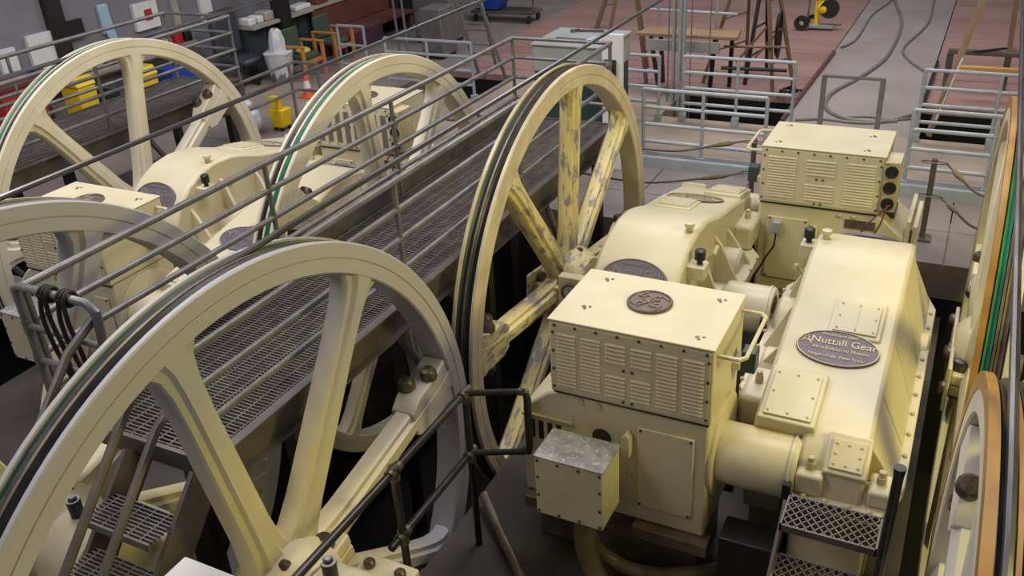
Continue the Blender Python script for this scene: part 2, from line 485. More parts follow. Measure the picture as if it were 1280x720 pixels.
# ================================================================== SHEAVES
def make_sheave(name, label, loc, R, phase, joint, liners, rimcap='grime', paintname='cream_wheel', hubside=1):
    """right face at local x = 0, axis along x, built at radius 2.1 and scaled"""
    root = thing(name, label, 'sheave', loc, 'spoked cable sheaves')
    s = R / 2.1
    root.scale = (s, s, s)
    Q = 2.1
    rim = MB().lathe([(0, Q - .008), (-.008, Q), (-.032, Q), (-.044, Q - .065), (-.156, Q - .065), (-.168, Q), (-.192, Q), (-.2, Q - .008), (-.2, Q - .175), (-.19, Q - .185),
                      (-.012, Q - .185), (0, Q - .175), (0, Q - .098), (-.008, Q - .096), (-.008, Q - .090), (0, Q - .088)], n=144)
    part('rim', rim, M['rim_tan' if paintname == 'wheel_flaky' else paintname], root)
    part('middle_flange', MB().lathe([(-.088, Q - .07), (-.092, Q - .006), (-.108, Q - .006), (-.112, Q - .07)], n=144), M[rimcap], root)
    for x0, x1, l in ((-.086, -.046, liners[0]), (-.154, -.114, liners[1])):
        part('groove_liner', MB().lathe([(x0, Q - .07), (x0, Q - .010), ((x0 + x1) / 2, Q - .030), (x1, Q - .010), (x1, Q - .07)], n=144), M[l], root)
    # spoke along +y
    sp = MB()
    secs = [(.25, .18), (.42, .13), (.6, .112), (1.5, .097), (1.72, .105), (1.84, .13), (1.925, .20)]
    vs, K = [], 12
    for (r, w) in secs:
        for (a, x) in ((-1, -.055), (-.86, -.03), (-.5, -.03), (-.36, -.002), (.36, -.002), (.5, -.03), (.86, -.03), (1, -.055), (1, -.145), (.5, -.18), (-.5, -.18), (-1, -.145)):
            vs.append((x, r, a * w))
    fs = [(i * K + k, i * K + (k + 1) % K, (i + 1) * K + (k + 1) % K, (i + 1) * K + k) for i in range(len(secs) - 1) for k in range(K)]
    sp.add(vs, fs)
    me = sp.mesh('spoke', M[paintname], 50)
    for k in range(8):
        inst('spoke', me, root, (0, 0, 0), (math.radians(phase + 45 * k), 0, 0))
    hub = MB().lathe([(.02, .12), (.14, .12), (.17, .15), (.17, .27), (.12, .31), (.02, .36), (-.18, .36), (-.24, .31), (-.27, .27), (-.27, .15), (-.25, .12)], n=40)
    part('hub', hub, M[paintname], root)
    part('axle', MB().cyl((-.30, 0, 0), (.24 if hubside else .3, 0, 0), .12, 24), M['grime'], root)
    jr = math.radians(joint)
    rot = Matrix.Rotation(jr, 4, 'X')
    for sg in (1, -1):
        for t in (1, -1):
            part('hub_clamp', MB().box(-.25, .11, sg * .30 - .14, sg * .30 + .14, t * .05 - .045, t * .05 + .045).xf(rot), M[paintname], root, .012)
    for sg in (1, -1):
        for t in (1, -1):
            for bx in (-.20, .02):
                m4 = rot @ Matrix.Rotation(0 if t > 0 else math.pi, 4, 'X')
                inst('hub_nut', NUT, root, rot @ Vector((bx, sg * .32, t * .095)), m4=m4)
    part('hub_plate', MB().box(-.285, -.255, -.52, .52, -.20, .20).xf(rot), M[paintname], root, .01)
    for bx, bz in ((.42, .11), (.15, -.05), (-.15, .11), (-.42, -.05)):
        inst('hub_nut', NUT, root, rot @ Vector((-.285, bx, bz)), RX['-x'], (1, 1, .55))
    for sg in (1, -1):                                    # split joints where the two halves are bolted at the rim
        for t in (1, -1):
            lug = MB().prism([(sg * 1.42, t * .015), (sg * 1.42, t * .10), (sg * 1.52, t * .16), (sg * 1.80, t * .17), (sg * 1.90, t * .2), (sg * 1.90, t * .015)], -.19, -.005, 'x')
            lo = part('rim_joint', lug.xf(rot), M[paintname], root, .012)
            for bx, br in ((-.05, 1.74), (-.145, 1.6)):
                m4 = rot @ Matrix.Rotation(0 if t > 0 else math.pi, 4, 'X')
                inst('joint_nut', NUT, lo, rot @ Vector((bx, sg * br, t * .16)), m4=m4)
    for k in range(6):
        a = jr + math.pi / 6 + k * math.pi / 3
        inst('hub_nut', NUT_S, root, (.02, .33 * math.cos(a), .33 * math.sin(a)), RX['+x'])
    return root


SHV = [
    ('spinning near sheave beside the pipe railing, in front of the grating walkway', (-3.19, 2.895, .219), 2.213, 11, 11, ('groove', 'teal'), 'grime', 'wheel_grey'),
    ('far sheave with flaking spokes coloured by yellow bounce light, right of the grating walkway behind the emblem motor', (-3.19, 7.285, .254), 2.1, 38, 173, ('groove', 'dark_teal'), 'grime', 'wheel_flaky'),
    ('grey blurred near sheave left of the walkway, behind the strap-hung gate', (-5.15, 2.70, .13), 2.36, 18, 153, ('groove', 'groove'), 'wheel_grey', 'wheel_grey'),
    ('cream sheave with a green groove, left of the walkway in front of the slatted motor', (-5.15, 7.15, .25), 2.115, 52, 142, ('green', 'groove'), 'wheel_pale', 'wheel_pale'),
    ('large cream sheave at upper left in front of the yellow bins', (-8.67, 7.04, .26), 2.11, 35, 35, ('groove', 'green'), 'wheel_pale', 'wheel_pale'),
    ('edge-on sheave with ochre rim and bright green groove at the far right', (.49, 7.15, .25), 2.11, 0, 0, ('grime', 'green'), 'grime', 'cream_wheel'),
    ('edge-on near sheave with white face at the lower right corner', (.47, 2.80, .20), 2.2, 38, 38, ('groove', 'groove'), 'rust_rim', 'wheel_white'),
]
SHV_O = [make_sheave('cable_sheave', *a) for a in SHV]
for k, i in enumerate((5, 6)):                     # ochre flange on the two right-hand wheels
    q = 2.1
    part('ochre_flange', MB().lathe([(-.203, q - .075), (-.203, q + .004), (-.165, q + .004), (-.165, q - .075)], n=144), M['rust_rim'], SHV_O[i])


# ------------------------------------------------------------------ haulage cables
def arc(cx, cy, cz, R, a0, a1, n=24):
    return [(cx, cy + R * math.cos(math.radians(a0 + (a1 - a0) * i / n)), cz + R * math.sin(math.radians(a0 + (a1 - a0) * i / n))) for i in range(n + 1)]


def haul(label, x, far, near, R1, R2, y_end=19.0):
    pts = [(x, y_end, near[1] + R1)] + arc(x, near[0], near[1], R1, 90, 270) + arc(x, far[0], far[1], R2, 270, 360, 12)
    single('haulage_cable', MB().tube(pts, .02, 8), M['cable'], label, 'cable', (x, near[0], near[1] + R1), 'steel haulage cables')


haul('steel cable leaving the top of the near sheave beside the pipe railing', -3.325, (7.285, .254), (2.895, .219), 2.19, 2.06)
haul('dark steel cable crossing in front of the upper left sheave', -5.285, (7.15, .25), (2.7, .13), 2.335, 2.075)
haul('steel cable passing over the top of the upper left sheave', -8.805, (7.04, .26), (2.75, .2), 2.1, 2.07)
haul('steel cable rising along the far right edge above the green groove', .335, (7.15, .25), (2.8, .2), 2.19, 2.08, 30.0)


# ================================================================== MOTORS
LOUV = MB().prism([(0, .0), (-.011, .002), (-.011, .006), (0, .020)], -.5, .5, 'x').mesh('louver', M['cream'])


def make_motor(label, loc, rotz, kind, plain=False, slatted=False):
    root = thing('electric_motor', label, 'motor', loc, 'cream electric motors', rotz)
    part('housing', MB().prism([(-.82, .47), (.555, .47), (.555, 1.45), (-.5, 1.45), (-.62, 1.40), (-.82, 1.22)], -.36, .36, 'y'), M['cream'], root, .02)
    part('plinth', MB().box(-.74, .50, -.30, .30, 0, .47), M['grime'], root, .01)
    for (a, b) in ((.05, .60), (-.80, -.35)):
        for (c, d) in ((-.44, -.30), (.30, .44)):
            part('mounting_foot', MB().box(a, b, c, d, .36, .47), M['grime'], root, .01)
    part('end_bell', MB().lathe([(.555, .12), (.555, .37), (.575, .37), (.585, .34), (.59, .22), (.60, .12)], (0, 0, 1.05), 'x', 40), M['cream'], root)
    part('output_shaft', MB().cyl((.59, -.08, 1.08), (.64, -.08, 1.08), .09, 20), M['grime'], root)
    enc = part('enclosure', MB().box(-.565, .565, -.385, .385, 1.45, 2.02), M['cream'], root, .012)
    part('seam_gap', MB().box(-.55, .55, -.375, .375, 1.435, 1.452), M['dark'], root)
    lid = part('lid', MB().box(-.572, .572, -.392, .392, 2.02, 2.034), M['cream'], root, .005)
    for side in (-1, 1):
        fp = part('louver_panel', MB().box(-.545, .545, side * .385, side * .391, 1.475, 2.005), M['cream'], root, .003)
        n6 = not plain
        groups = []
        if n6:
            for c in range(6):
                x = -.44 + c * .176
                if c in (2, 3):
                    groups += [(x, .14, 1.785, 1.945), (x, .14, 1.515, 1.70)]
                else:
                    groups += [(x, .14, 1.515, 1.945)]
        else:
            groups = [(-.36, .27, 1.52, 1.95), (0, .27, 1.52, 1.70), (0, .27, 1.78, 1.95), (.36, .27, 1.52, 1.95)]
        if slatted:
            groups = []
            for c in range(8):
                part('slot', MB().box(-.475 + c * .135 - .035, -.475 + c * .135 + .03, side * .391, side * .3925, 1.53, 1.93), M['rail'], fp)
                part('slat', MB().box(-.475 + c * .135 + .035, -.475 + c * .135 + .06, min(side * .391, side * .41), max(side * .391, side * .41), 1.52, 1.94), M['cream'], fp)
        for (x, w, z0, z1) in groups:
            n = max(3, int((z1 - z0) / .0285))
            part('louver_recess', MB().box(x - w / 2, x + w / 2, side * .391, side * .3915, z0 - .002, z1 + .008), M['louver_dark'], fp)
            for j in range(n):
                o = inst('louver', LOUV, fp, (x, side * .391, z0 + j * (z1 - z0) / n), (0, 0, 0 if side < 0 else math.pi), (w, 0.7, 1.0))
        for j in range(8):
            inst('screw', BOLT_D, root, (-.52 + j * .1485, side * .391, 1.992), RX['-y' if side < 0 else '+y'])
        for j in range(4):
            for e in (-.535, .535):
                inst('screw', BOLT_D, root, (e, side * .391, 1.50 + j * .145), RX['-y' if side < 0 else '+y'])
        for e in (-.03, .03):
            for z in (1.742, 1.492):
                inst('screw', BOLT_D, root, (e, side * .391, z), RX['-y' if side < 0 else '+y'])
    for (sx, sy) in ((-.40, -.16), (.42, -.27), (.42, .25), (-.40, .27)):
        part('eye_holes', MB().lathe([(2.034, .0001), (2.034, .016), (2.037, .016), (2.037, .0001)], (sx, sy, 0), 'z', 8, False).lathe([(2.034, .0001), (2.034, .012), (2.037, .012), (2.037, .0001)], (sx + .04, sy + .01, 0), 'z', 8, False)
             .lathe([(2.034, .0001), (2.034, .012), (2.037, .012), (2.037, .0001)], (sx + .015, sy - .025, 0), 'z', 8, False), M['grime'], root)
    # round emblem with a script monogram; readable from the -y side in the world
    up = 0 if abs(rotz) < 1 else math.pi
    ez = 2.034
    em = None if plain else part('round_emblem', MB().lathe([(ez, .0001), (ez, .155), (ez + .016, .155), (ez + .022, .148), (ez + .022, .14), (ez + .014, .134), (ez + .014, .0001)], (0, .04, 0), 'z', 40, False), M['emblem'], root)
    g = MB()
    zt = ez + .018
    G = [(-.005, .055), (-.03, .075), (-.055, .05), (-.05, .015), (-.02, .0), (.0, .03), (-.005, .055), (-.015, -.02), (-.045, -.06), (-.085, -.055), (-.075, -.03), (-.04, -.03), (.0, -.005)]
    Ec = [(.055, .06), (.035, .078), (.015, .055), (.035, .03), (.06, .025), (.03, .02), (.005, -.015), (.02, -.06), (.06, -.065), (.085, -.035), (.065, -.015), (.045, -.035)]
    for cur in (G, Ec):
        g.tube([(p[0], .04 + p[1], zt) for p in spline([(a, b, 0) for a, b in cur], 5)], .0065, 6)
    for q in range(4):
        a = math.radians(45 + 90 * q)
        ca, sa = math.cos(a), math.sin(a)
        g.tube([(ca * r - sa * t, .04 + sa * r + ca * t, zt) for r, t in ((.118, -.05), (.112, 0), (.10, .03), (.085, .025), (.092, .008))], .005, 6)
    if up:
        g.xf(Matrix.Translation((0, .04, 0)) @ Matrix.Rotation(up, 4, 'Z') @ Matrix.Translation((0, -.04, 0)))
    if em:
        part('monogram', g, M['emblem_light'], em, label='raised script monogram')
    part('handle', MB().tube([(.57, -.31, 1.95), (.70, -.31, 1.95), (.735, -.27, 1.95), (.735, .27, 1.95), (.70, .31, 1.95), (.57, .31, 1.95)], .014, 8), M['cream'], root)
    part('switch_box', MB().box(.62, .72, .12, .24, 1.58, 1.74), M['cab_green'], root, .008)
    part('side_bracket', MB().box(.565, .62, .1, .26, 1.60, 1.66), M['cream'], root, .005)
    for sd in (-1, 1):
        y0, y1 = (sd * .36, sd * .378)
        dr = part('access_door', MB().box(.07, .46, min(y0, y1), max(y0, y1), .62, 1.30), M['cream'], root, .006)
        for (bx, bz) in ((.09, .64), (.44, .64), (.09, 1.28), (.44, 1.28)):
            inst('screw', BOLT_D, dr, (bx, sd * .378, bz), RX['-y' if sd < 0 else '+y'])
        part('lifting_lug', MB().prism([(-.03, 1.06), (.03, 1.06), (.03, 1.22), (.0, 1.26), (-.03, 1.22)], min(sd * .36, sd * .43), max(sd * .36, sd * .43), 'y'), M['cream'], root, .008)
        part('sight_hole', MB().cyl((-.2, sd * .35, 1.13), (-.2, sd * .366, 1.13), .07, 20), M['black'], root)
        for q in range(4):
            part('vent_slot', MB().box(-.76 + q * .07, -.72 + q * .07, min(sd * .355, sd * .3615), max(sd * .355, sd * .3615), .98, 1.14), M['black'], root)
        part('vent_rail', MB().box(-.81, -.42, min(sd * .36, sd * .385), max(sd * .36, sd * .385), 1.17, 1.20), M['cream_dirty'], root, .004)
        for bx in (.0, -.08, .04):
            inst('bolt', BOLT, root, (bx - .03, sd * .36, .86), RX['-y' if sd < 0 else '+y'])
        for bx in (-.35, -.22):
            inst('bolt', BOLT, root, (bx, sd * .36, 1.39), RX['-y' if sd < 0 else '+y'], (1.6, 1.6, 1.6))
    part('side_louver_flap', MB().box(-.70, -.58, -.10, .20, 1.36, 1.42), M['cab_green'], root)
    if kind == 'front':
        tb = part('terminal_box', MB().box(-.51, -.02, -.81, -.49, .71, 1.195), M['cream'], root, .006)
        part('terminal_box_lid', MB().box(-.516, -.014, -.816, -.484, 1.195, 1.209), M['zinc'], tb, .003, label='scuffed bare metal lid')
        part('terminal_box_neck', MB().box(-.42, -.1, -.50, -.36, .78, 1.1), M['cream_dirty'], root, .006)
        for z in (.735, .875, 1.03, 1.17):
            for x in ((-.49, -.04) if z in (.875, 1.03) else (-.49, -.34, -.19, -.04)):
                inst('screw', BOLT_D, tb, (x, -.81, z), RX['-y'])
    else:
        sp = part('socket_panel', MB().box(-.70, -.565, .10, .40, 1.50, 1.99), M['cream_dirty'], root, .006)
        for z in (1.90, 1.745, 1.585):
            so = part('socket', MB().lathe([(.40, .0001), (.40, .058), (.425, .058), (.425, .046), (.41, .04), (.41, .0001)], (-.63, 0, z), 'y', 24, False), M['black'], sp)
        part('ribbed_flange', MB().box(-.86, -.82, -.37, .37, .5, 1.42), M['cream'], root, .006)
        part('ribbed_flange', MB().box(-.92, -.88, -.34, .34, .5, 1.36), M['cream'], root, .006)
        part('flange_core', MB().box(-.90, -.80, -.28, .28, .55, 1.30), M['cream_dirty'], root, .006)
        part('opening', MB().box(-.50, -.20, .36, .3625, 1.02, 1.12), M['black'], root)
        part('opening_frame', MB().box(-.62, -.08, .36, .38, 1.14, 1.17), M['cream_dirty'], root, .003)
        part('switch', MB().box(.32, .40, .36, .44, 1.14, 1.26), M['galv'], root, .006)
        part('drop_wire', MB().tube(spline([(.36, .42, 1.14), (.37, .43, 1.0), (.42, .44, .9), (.50, .46, .72), (.6, .5, .5)], 5), .010, 6), M['black'], root)
        part('jumper_wire', MB().tube(spline([(-.63, .43, 1.585), (-.60, .45, 1.40), (-.52, .42, 1.2), (-.42, .37, 1.05)], 5), .008, 6), M['maroon'], root)
        part('jumper_wire', MB().tube(spline([(-.66, .43, 1.59), (-.50, .46, 1.40), (-.42, .44, 1.25), (-.30, .37, 1.06)], 5), .008, 6), M['maroon'], root)
        part('number_plate', MB().box(-.55, -.27, .36, .366, 1.27, 1.36), M['emblem'], root)
    return root


MOT = [
    ('front cream motor with round emblem on its lid, beside the pipe railing', (-1.705, 5.11, PF), 0, 'front'),
    ('rear cream motor with three black sockets, at the edge of the floor plates', (-1.15, 8.92, PF), math.pi, 'rear', True),
    ('left cream motor mostly behind the grey blurred sheave', (-1.705 + BAYX, 5.11, PF), 0, 'front'),
    ('slatted cream motor seen through the green-grooved sheave', (-1.15 + BAYX, 8.92, PF), math.pi, 'rear', False, True),
]
for a in MOT:
    make_motor(*a)


# ================================================================== GEAR REDUCERS
PROF = [(.87, .36), (.86, .52), (.80, .70), (.68, .88), (.50, 1.03), (.28, 1.125), (.05, 1.16), (-.2, 1.145), (-.42, 1.085), (-.65, 1.005), (-1.2, .90), (-1.88, .735), (-2.02, .68), (-2.15, .57), (-2.21, .42), (-2.21, .36)]


def make_gear(label, loc, rotz, gauge, gilt=(True, False)):
    """origin under the output axis; pinion end at local -y; z given in world heights"""
    root = thing('gear_reducer', label, 'gear reducer', (loc[0], loc[1], PF), 'cream gear reducers', rotz)
    ORG[root.name] = Vector((0, 0, PF))
    main = [p for p in PROF if p[0] > -1.9] + [(-1.93, .71), (-1.96, .66), (-1.97, .36)]
    hood = part('hood', MB().prism(main, -.38, .38, 'x'), M['cream'], root, .035, smooth=40)
    nose = [(-1.6, .36), (-1.6, .80)] + [p for p in PROF if p[0] < -1.8]
    part('hood_nose', MB().prism(nose, -.05, .379, 'x'), M['cream'], root, .03, smooth=40)
    part('lower_case', MB().prism([(.86, -.2), (.86, .30), (-1.8, .30), (-1.8, -.2)], -.44, .44, 'x'), M['cream'], root, .02)
    part('lower_case', MB().box(-.05, .44, -2.2, -1.75, -.2, .30), M['cream'], root, .02)
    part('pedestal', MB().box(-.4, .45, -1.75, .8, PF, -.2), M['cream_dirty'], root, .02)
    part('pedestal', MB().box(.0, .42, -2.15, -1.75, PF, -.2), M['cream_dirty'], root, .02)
    # split flange around the case, bolted
    fl_ = MB()
    poly = [(-.05, -2.30), (.50, -2.30), (.61, -1.9), (.61, .6), (.48, .98), (-.48, .98), (-.66, .6), (-.66, -1.15), (-.44, -1.5), (-.44, -1.80), (-.05, -1.82)]
    part('split_flange', MB().prism(poly, .30, .345, 'z'), M['cream'], root, .008)
    part('split_flange', MB().prism(poly, .355, .40, 'z'), M['cream'], root, .008)
    for i in range(10):
        yb = -1.85 + i * .26
        inst('bolt', BOLT, root, (.575, yb, .40), (0, 0, 0), (1.2, 1.2, 1.6))
        if yb > -1.1:
            inst('bolt', BOLT, root, (-.66, yb, .40), (0, 0, 0), (1.2, 1.2, 1.6))
    for x in (.03, .16, .30, .43):
        inst('bolt', BOLT, root, (x, -2.26, .40), (0, 0, 0), (1.5, 1.5, 1.9))
    # skirt on the output side: sloping panels between hood and flange
    zof = lambda y: next(b[1] + (a[1] - b[1]) * (y - b[0]) / (a[0] - b[0] + 1e-9) for a, b in zip(PROF[1:], PROF[2:]) if b[0] <= y <= a[0])
    ys = [.72, .2, -.42, -.95, -1.5, -1.95]
    for a, b in zip(ys[:-1], ys[1:]):
        a2, b2 = a - .006, b + .006
        za, zb = zof(a2) - .035, zof(b2) - .035
        vs = [(.375, a2, za), (.375, b2, zb), (.55, b2, .41), (.55, a2, .41), (.375, a2, .41), (.375, b2, .41)]
        part('skirt_panel', MB().add(vs, [(0, 1, 2, 3), (0, 3, 4), (1, 5, 2), (3, 2, 5, 4), (0, 4, 5, 1)]), M['cream'], root, .006)
    # input side: plain wall with ribs and bearing caps
    for yb in (.55, .05, -.5, -.95):
        z = zof(yb)
        part('rib', MB().prism([(-.375, .40), (-.62, .40), (-.60, .44), (-.44, z - .28), (-.375, z - .2)], yb - .02, yb + .02, 'y'), M['cream'], root, .004)
    part('bearing_cap', MB().lathe([(-.62, .0001), (-.62, .2), (-.58, .24), (-.38, .24)], (0, 0, .36), 'x', 32, False), M['cream'], root)
    part('bearing_cap', MB().lathe([(-.56, .0001), (-.56, .15), (-.53, .18), (-.38, .18)], (0, -.85, .40), 'x', 28, False), M['cream'], root)
    part('bearing_cap', MB().lathe([(.61, .0001), (.61, .16), (.59, .2), (.38, .2)], (0, 0, .26), 'x', 32, False), M['cream'], root)
    part('output_shaft', MB().cyl((.60, 0, .255), (.74 if gauge else .615, 0, .255), .13, 20), M['grime'], root)
    part('bearing_housing', MB().box(-.56, -.36, -1.66, -1.22, .40, .66), M['cream'], root, .04)
    part('bearing_housing', MB().box(-.04, .13, -2.24, -2.06, .40, .56), M['cream'], root, .02)
    part('bearing_housing', MB().box(.40, .54, -2.2, -1.98, .40, .52), M['cream'], root, .02)
    for p in ((.04, -2.15, .56), (-.46, -1.44, .66), (.47, -2.08, .52)):
        part('oil_cup', MB().lathe([(0, .03), (.05, .03), (.055, .024), (.09, .024), (.095, .016), (.095, .0001)], p, 'z', 10, False), M['cream_dirty'], root)
    # inspection covers on the slope
    sl = math.atan2(.90 - .735, .68)
    def cover(cx, cy, cz, w, h, tilt, raised=0.0, n=8):
        T = Matrix.Translation((cx, cy, cz)) @ Matrix.Rotation(tilt, 4, 'X')
        if raised:
            part('cover_base', MB().box(-w / 2 - .035, w / 2 + .035, -h / 2 - .035, h / 2 + .05, -.12, raised).xf(T), M['cream'], root, .012)
        c = part('inspection_cover', MB().box(-w / 2, w / 2, -h / 2, h / 2, raised - .004, raised + .016).xf(T), M['cream'], root, .003)
        T2 = Matrix.Translation(-ORG[root.name]) @ T
        for (u, v) in ((-1, -1), (0, -1), (1, -1), (1, 0), (1, 1), (0, 1), (-1, 1), (-1, 0)):
            inst('bolt', BOLT, c, (0, 0, 0)).matrix_local = T2 @ Matrix.Translation((u * (w / 2 - .025), v * (h / 2 - .03), raised + .016)) @ Matrix.Scale(.62, 4)
        return c
    cover(.10, -.86, .972, .30, .34, .19, .012)
    part('cover_seam', MB().box(-.004, .004, -.16, .16, 0, .002).xf(Matrix.Translation((.10, -.86, 1.001)) @ Matrix.Rotation(.19, 4, 'X')), M['louver_dark'], root)
    cover(-.17, -1.74, .775, .31, .42, .235, .035)
    cover(.25, -2.075, .655, .20, .20, .62, .012)
    # two oval plaques: one on the slope, one on the curved end
    for (cx, cy, cz, tilt, face, lab) in ((.02, -1.20, .905, sl, 0, 'oval slate plaque with raised lettering'), (.0, .66, .905, -.88, math.pi, 'oval slate plaque with raised lettering')):
        T = Matrix.Translation((cx, cy, cz)) @ Matrix.Rotation(tilt, 4, 'X')
        ell = lambda k, z: [(.285 * k * math.cos(2 * math.pi * i / 40), .175 * k * math.sin(2 * math.pi * i / 40), z) for i in range(40)]
        mb = MB()
        rings = [ell(1, -.015), ell(1, .010), ell(.985, .014), ell(.965, .014), ell(.95, .009), ell(.93, .009)]
        vs = [p for r in rings for p in r]
        fs = [(a * 40 + i, a * 40 + (i + 1) % 40, (a + 1) * 40 + (i + 1) % 40, (a + 1) * 40 + i) for a in range(5) for i in range(40)] + [tuple(200 + i for i in range(40)), tuple(range(39, -1, -1))]
        pq = part('nameplate', mb.add(vs, fs).xf(T), M['plaque'], root, label=lab)
        rg = MB()
        ro = [ell(.99, .012), ell(.988, .0155), ell(.962, .0155), ell(.96, .012)]
        rg.add([p for r in ro for p in r], [(a * 40 + i, a * 40 + (i + 1) % 40, (a + 1) * 40 + (i + 1) % 40, (a + 1) * 40 + i) for a in range(3) for i in range(40)])
        ink = M['gold'] if gilt[0 if face == 0 else 1] else M['plaque_dull']
        part('raised_border', rg.xf(T), ink, pq)
        T2 = Matrix.Translation(-ORG[root.name]) @ T @ Matrix.Rotation(face, 4, 'Z')
        for body, size, u, v in (('Established 1887', .036, .0, .125), ('Nuttall Gear', .088, .035, .055), ('Altra Industrial Motion', .042, .02, -.018), ('Niagara Falls, New York', .038, .0, -.092)):
            inst('lettering', text_mesh(body, size, ink), pq, (0, 0, 0)).matrix_local = T2 @ Matrix.Translation((u, v, .011))
        tri = MB().tube([(-.25, .015, 0), (-.218, .09, 0), (-.20, .03, 0), (-.175, .0, 0)], .006, 6).tube([(-.235, .04, 0), (-.20, .03, 0), (-.18, .035, 0)], .006, 6)
        o = part('plaque_mark', tri, ink, pq)
        o.matrix_local = T2 @ Matrix.Translation((0, 0, .011))
        o.data.transform(Matrix.Translation(ORG[root.name]))
    part('breather', MB().lathe([(0, .025), (.05, .025), (.05, .045), (.13, .045), (.14, .03), (.14, .0001)], (-.47, .35, .98), 'z', 16, False), M['black'], root, label='black breather cap')
    part('breather_base', MB().box(-.53, -.36, .27, .43, .86, .985), M['cream'], root, .01)
    part('breather', MB().lathe([(0, .03), (.04, .03), (.04, .045), (.07, .04), (.075, .0001)], (-.30, .10, 1.16), 'z', 16, False), M['cream'], root)
    part('pipe_fitting', MB().tube([(-.45, .0, .85), (-.50, .0, .92), (-.50, -.1, .95)], .02, 8), M['cream_dirty'], root)
    if gauge:
        gb = part('gauge_box', MB().box(.50, .74, .47, .57, .44, .76), M['cream'], root, .01)
        part('gauge_bracket', MB().box(.48, .62, .49, .55, .35, .445), M['cream_dirty'], root, .005)
        part('gauge_dial', MB().lathe([(.57, .0001), (.57, .085), (.595, .085), (.595, .068), (.584, .065), (.584, .0001)], (.62, 0, .62), 'y', 24, False), M['plaque'], gb)
        part('gauge_face', MB().lathe([(.585, .0001), (.585, .06), (.588, .06), (.588, .0001)], (.62, 0, .62), 'y', 24, False), M['glass'], gb)
        part('gauge_needle', MB().beam((.62, .590, .62), (.635, .590, .665), .007, .003), M['black'], gb)
    return root


GEARS = [
    ('front gear reducer with a sloping hood and legible oval nameplate, above the mesh steps', (-.56, 7.05), 0, False),
    ('rear gear reducer with a rounded hood beside the flaking sheave', (-2.25, 7.02), math.pi, True),
    ('near left gear reducer with a plain oval plaque, half hidden by the walkway railing', (-.56 + BAYX, 7.05), 0, False, (False, False)),
    ('far left gear reducer with rounded hood below the upper left sheave', (-2.25 + BAYX, 7.02), math.pi, True),
]
for a in GEARS:
    make_gear(*a)


# ------------------------------------------------------------------ coupling guards
def coupling(label, x0, x1, y):
    o = wthing('coupling_guard', label, 'guard', (x0, y, PF), 'cylinder coupling guards')
    part('barrel', MB().lathe([(x0, .15), (x0, .205), (x0 + .02, .215), (x1 - .02, .215), (x1, .205), (x1, .15)], (0, y, .45), 'x', 36), M['cream'], o)
    part('band', MB().lathe([(x1 - .05, .214), (x1 - .05, .224), (x1 - .03, .224), (x1 - .03, .214)], (0, y, .45), 'x', 36), M['cream'], o)
    part('bracket', MB().box(x1 - .08, x1 - .03, y - .2, y + .2, PF, .28), M['dark'], o)
    part('clip', MB().box(x1 - .06, x1 - .01, y - .26, y - .18, .36, .50), M['dark'], o)


coupling('smooth cream cylinder guard joining the front motor to the front reducer', -1.12, -.60, 5.0)
coupling('cream cylinder guard hidden behind the rear reducer, at the three-socket motor', -2.18, -1.75, 9.07)
coupling('dull cream cylinder guard between the flanks of front and rear reducers', -1.62, -1.21, 7.03)
coupling('cream cylinder guard joining the left motor to the plaque reducer', -1.12 + BAYX, -.60 + BAYX, 5.0)
coupling('cream cylinder guard beside the slatted motor', -2.18 + BAYX, -1.75 + BAYX, 9.07)
coupling('cream cylinder guard between the flanks of the two left reducers', -1.62 + BAYX, -1.21 + BAYX, 7.03)


# ------------------------------------------------------------------ idler bearing pedestals
def pedestal(label, x, y, z):
    o = wthing('bearing_pedestal', label, 'bearing', (x, y, PF), 'idler bearing pedestals')
    part('pedestal_base', MB().box(x - .02, x + .5, y - .55, y + .55, PF, z - .22), M['cream'], o, .02)
    part('bearing_cap', MB().lathe([(x, .0001), (x, .27), (x + .03, .31), (x + .40, .31), (x + .43, .27), (x + .43, .0001)], (0, y, z), 'x', 36, False), M['cream'], o)
    part('cap_flange', MB().box(x + .02, x + .41, y - .52, y + .52, z - .05, z + .03), M['cream'], o, .015)
    part('oil_cup', MB().lathe([(0, .045), (.12, .045), (.12, .048), (.135, .048), (.135, .03), (.15, .03), (.15, .0001)], (x + .14, y + .03, z + .30), 'z', 20, False), M['black'], o, label='black oil cup with bright cap')
    part('oil_cup_cap', MB().lathe([(.135, .047), (.142, .047), (.142, .02), (.165, .02), (.165, .0001)], (x + .14, y + .03, z + .30), 'z', 20, False), M['zinc'], o)
    for e in (-.42, .42):
        for f in (.1, .33):
            inst('nut', NUT_S, o, (x + f, y + e, z + .03))


pedestal('cream bearing pedestal with black oil cup at the bottom edge', -3.0, 2.86, .22)
pedestal('cream bearing pedestal of the grey blurred sheave', -4.98, 2.70, .13)

# ================================================================== WALKWAY
WX0, WX1, WY0, WY1, DZ, RZ = -4.77, -3.58, 2.85, 9.30, 1.20, 2.12


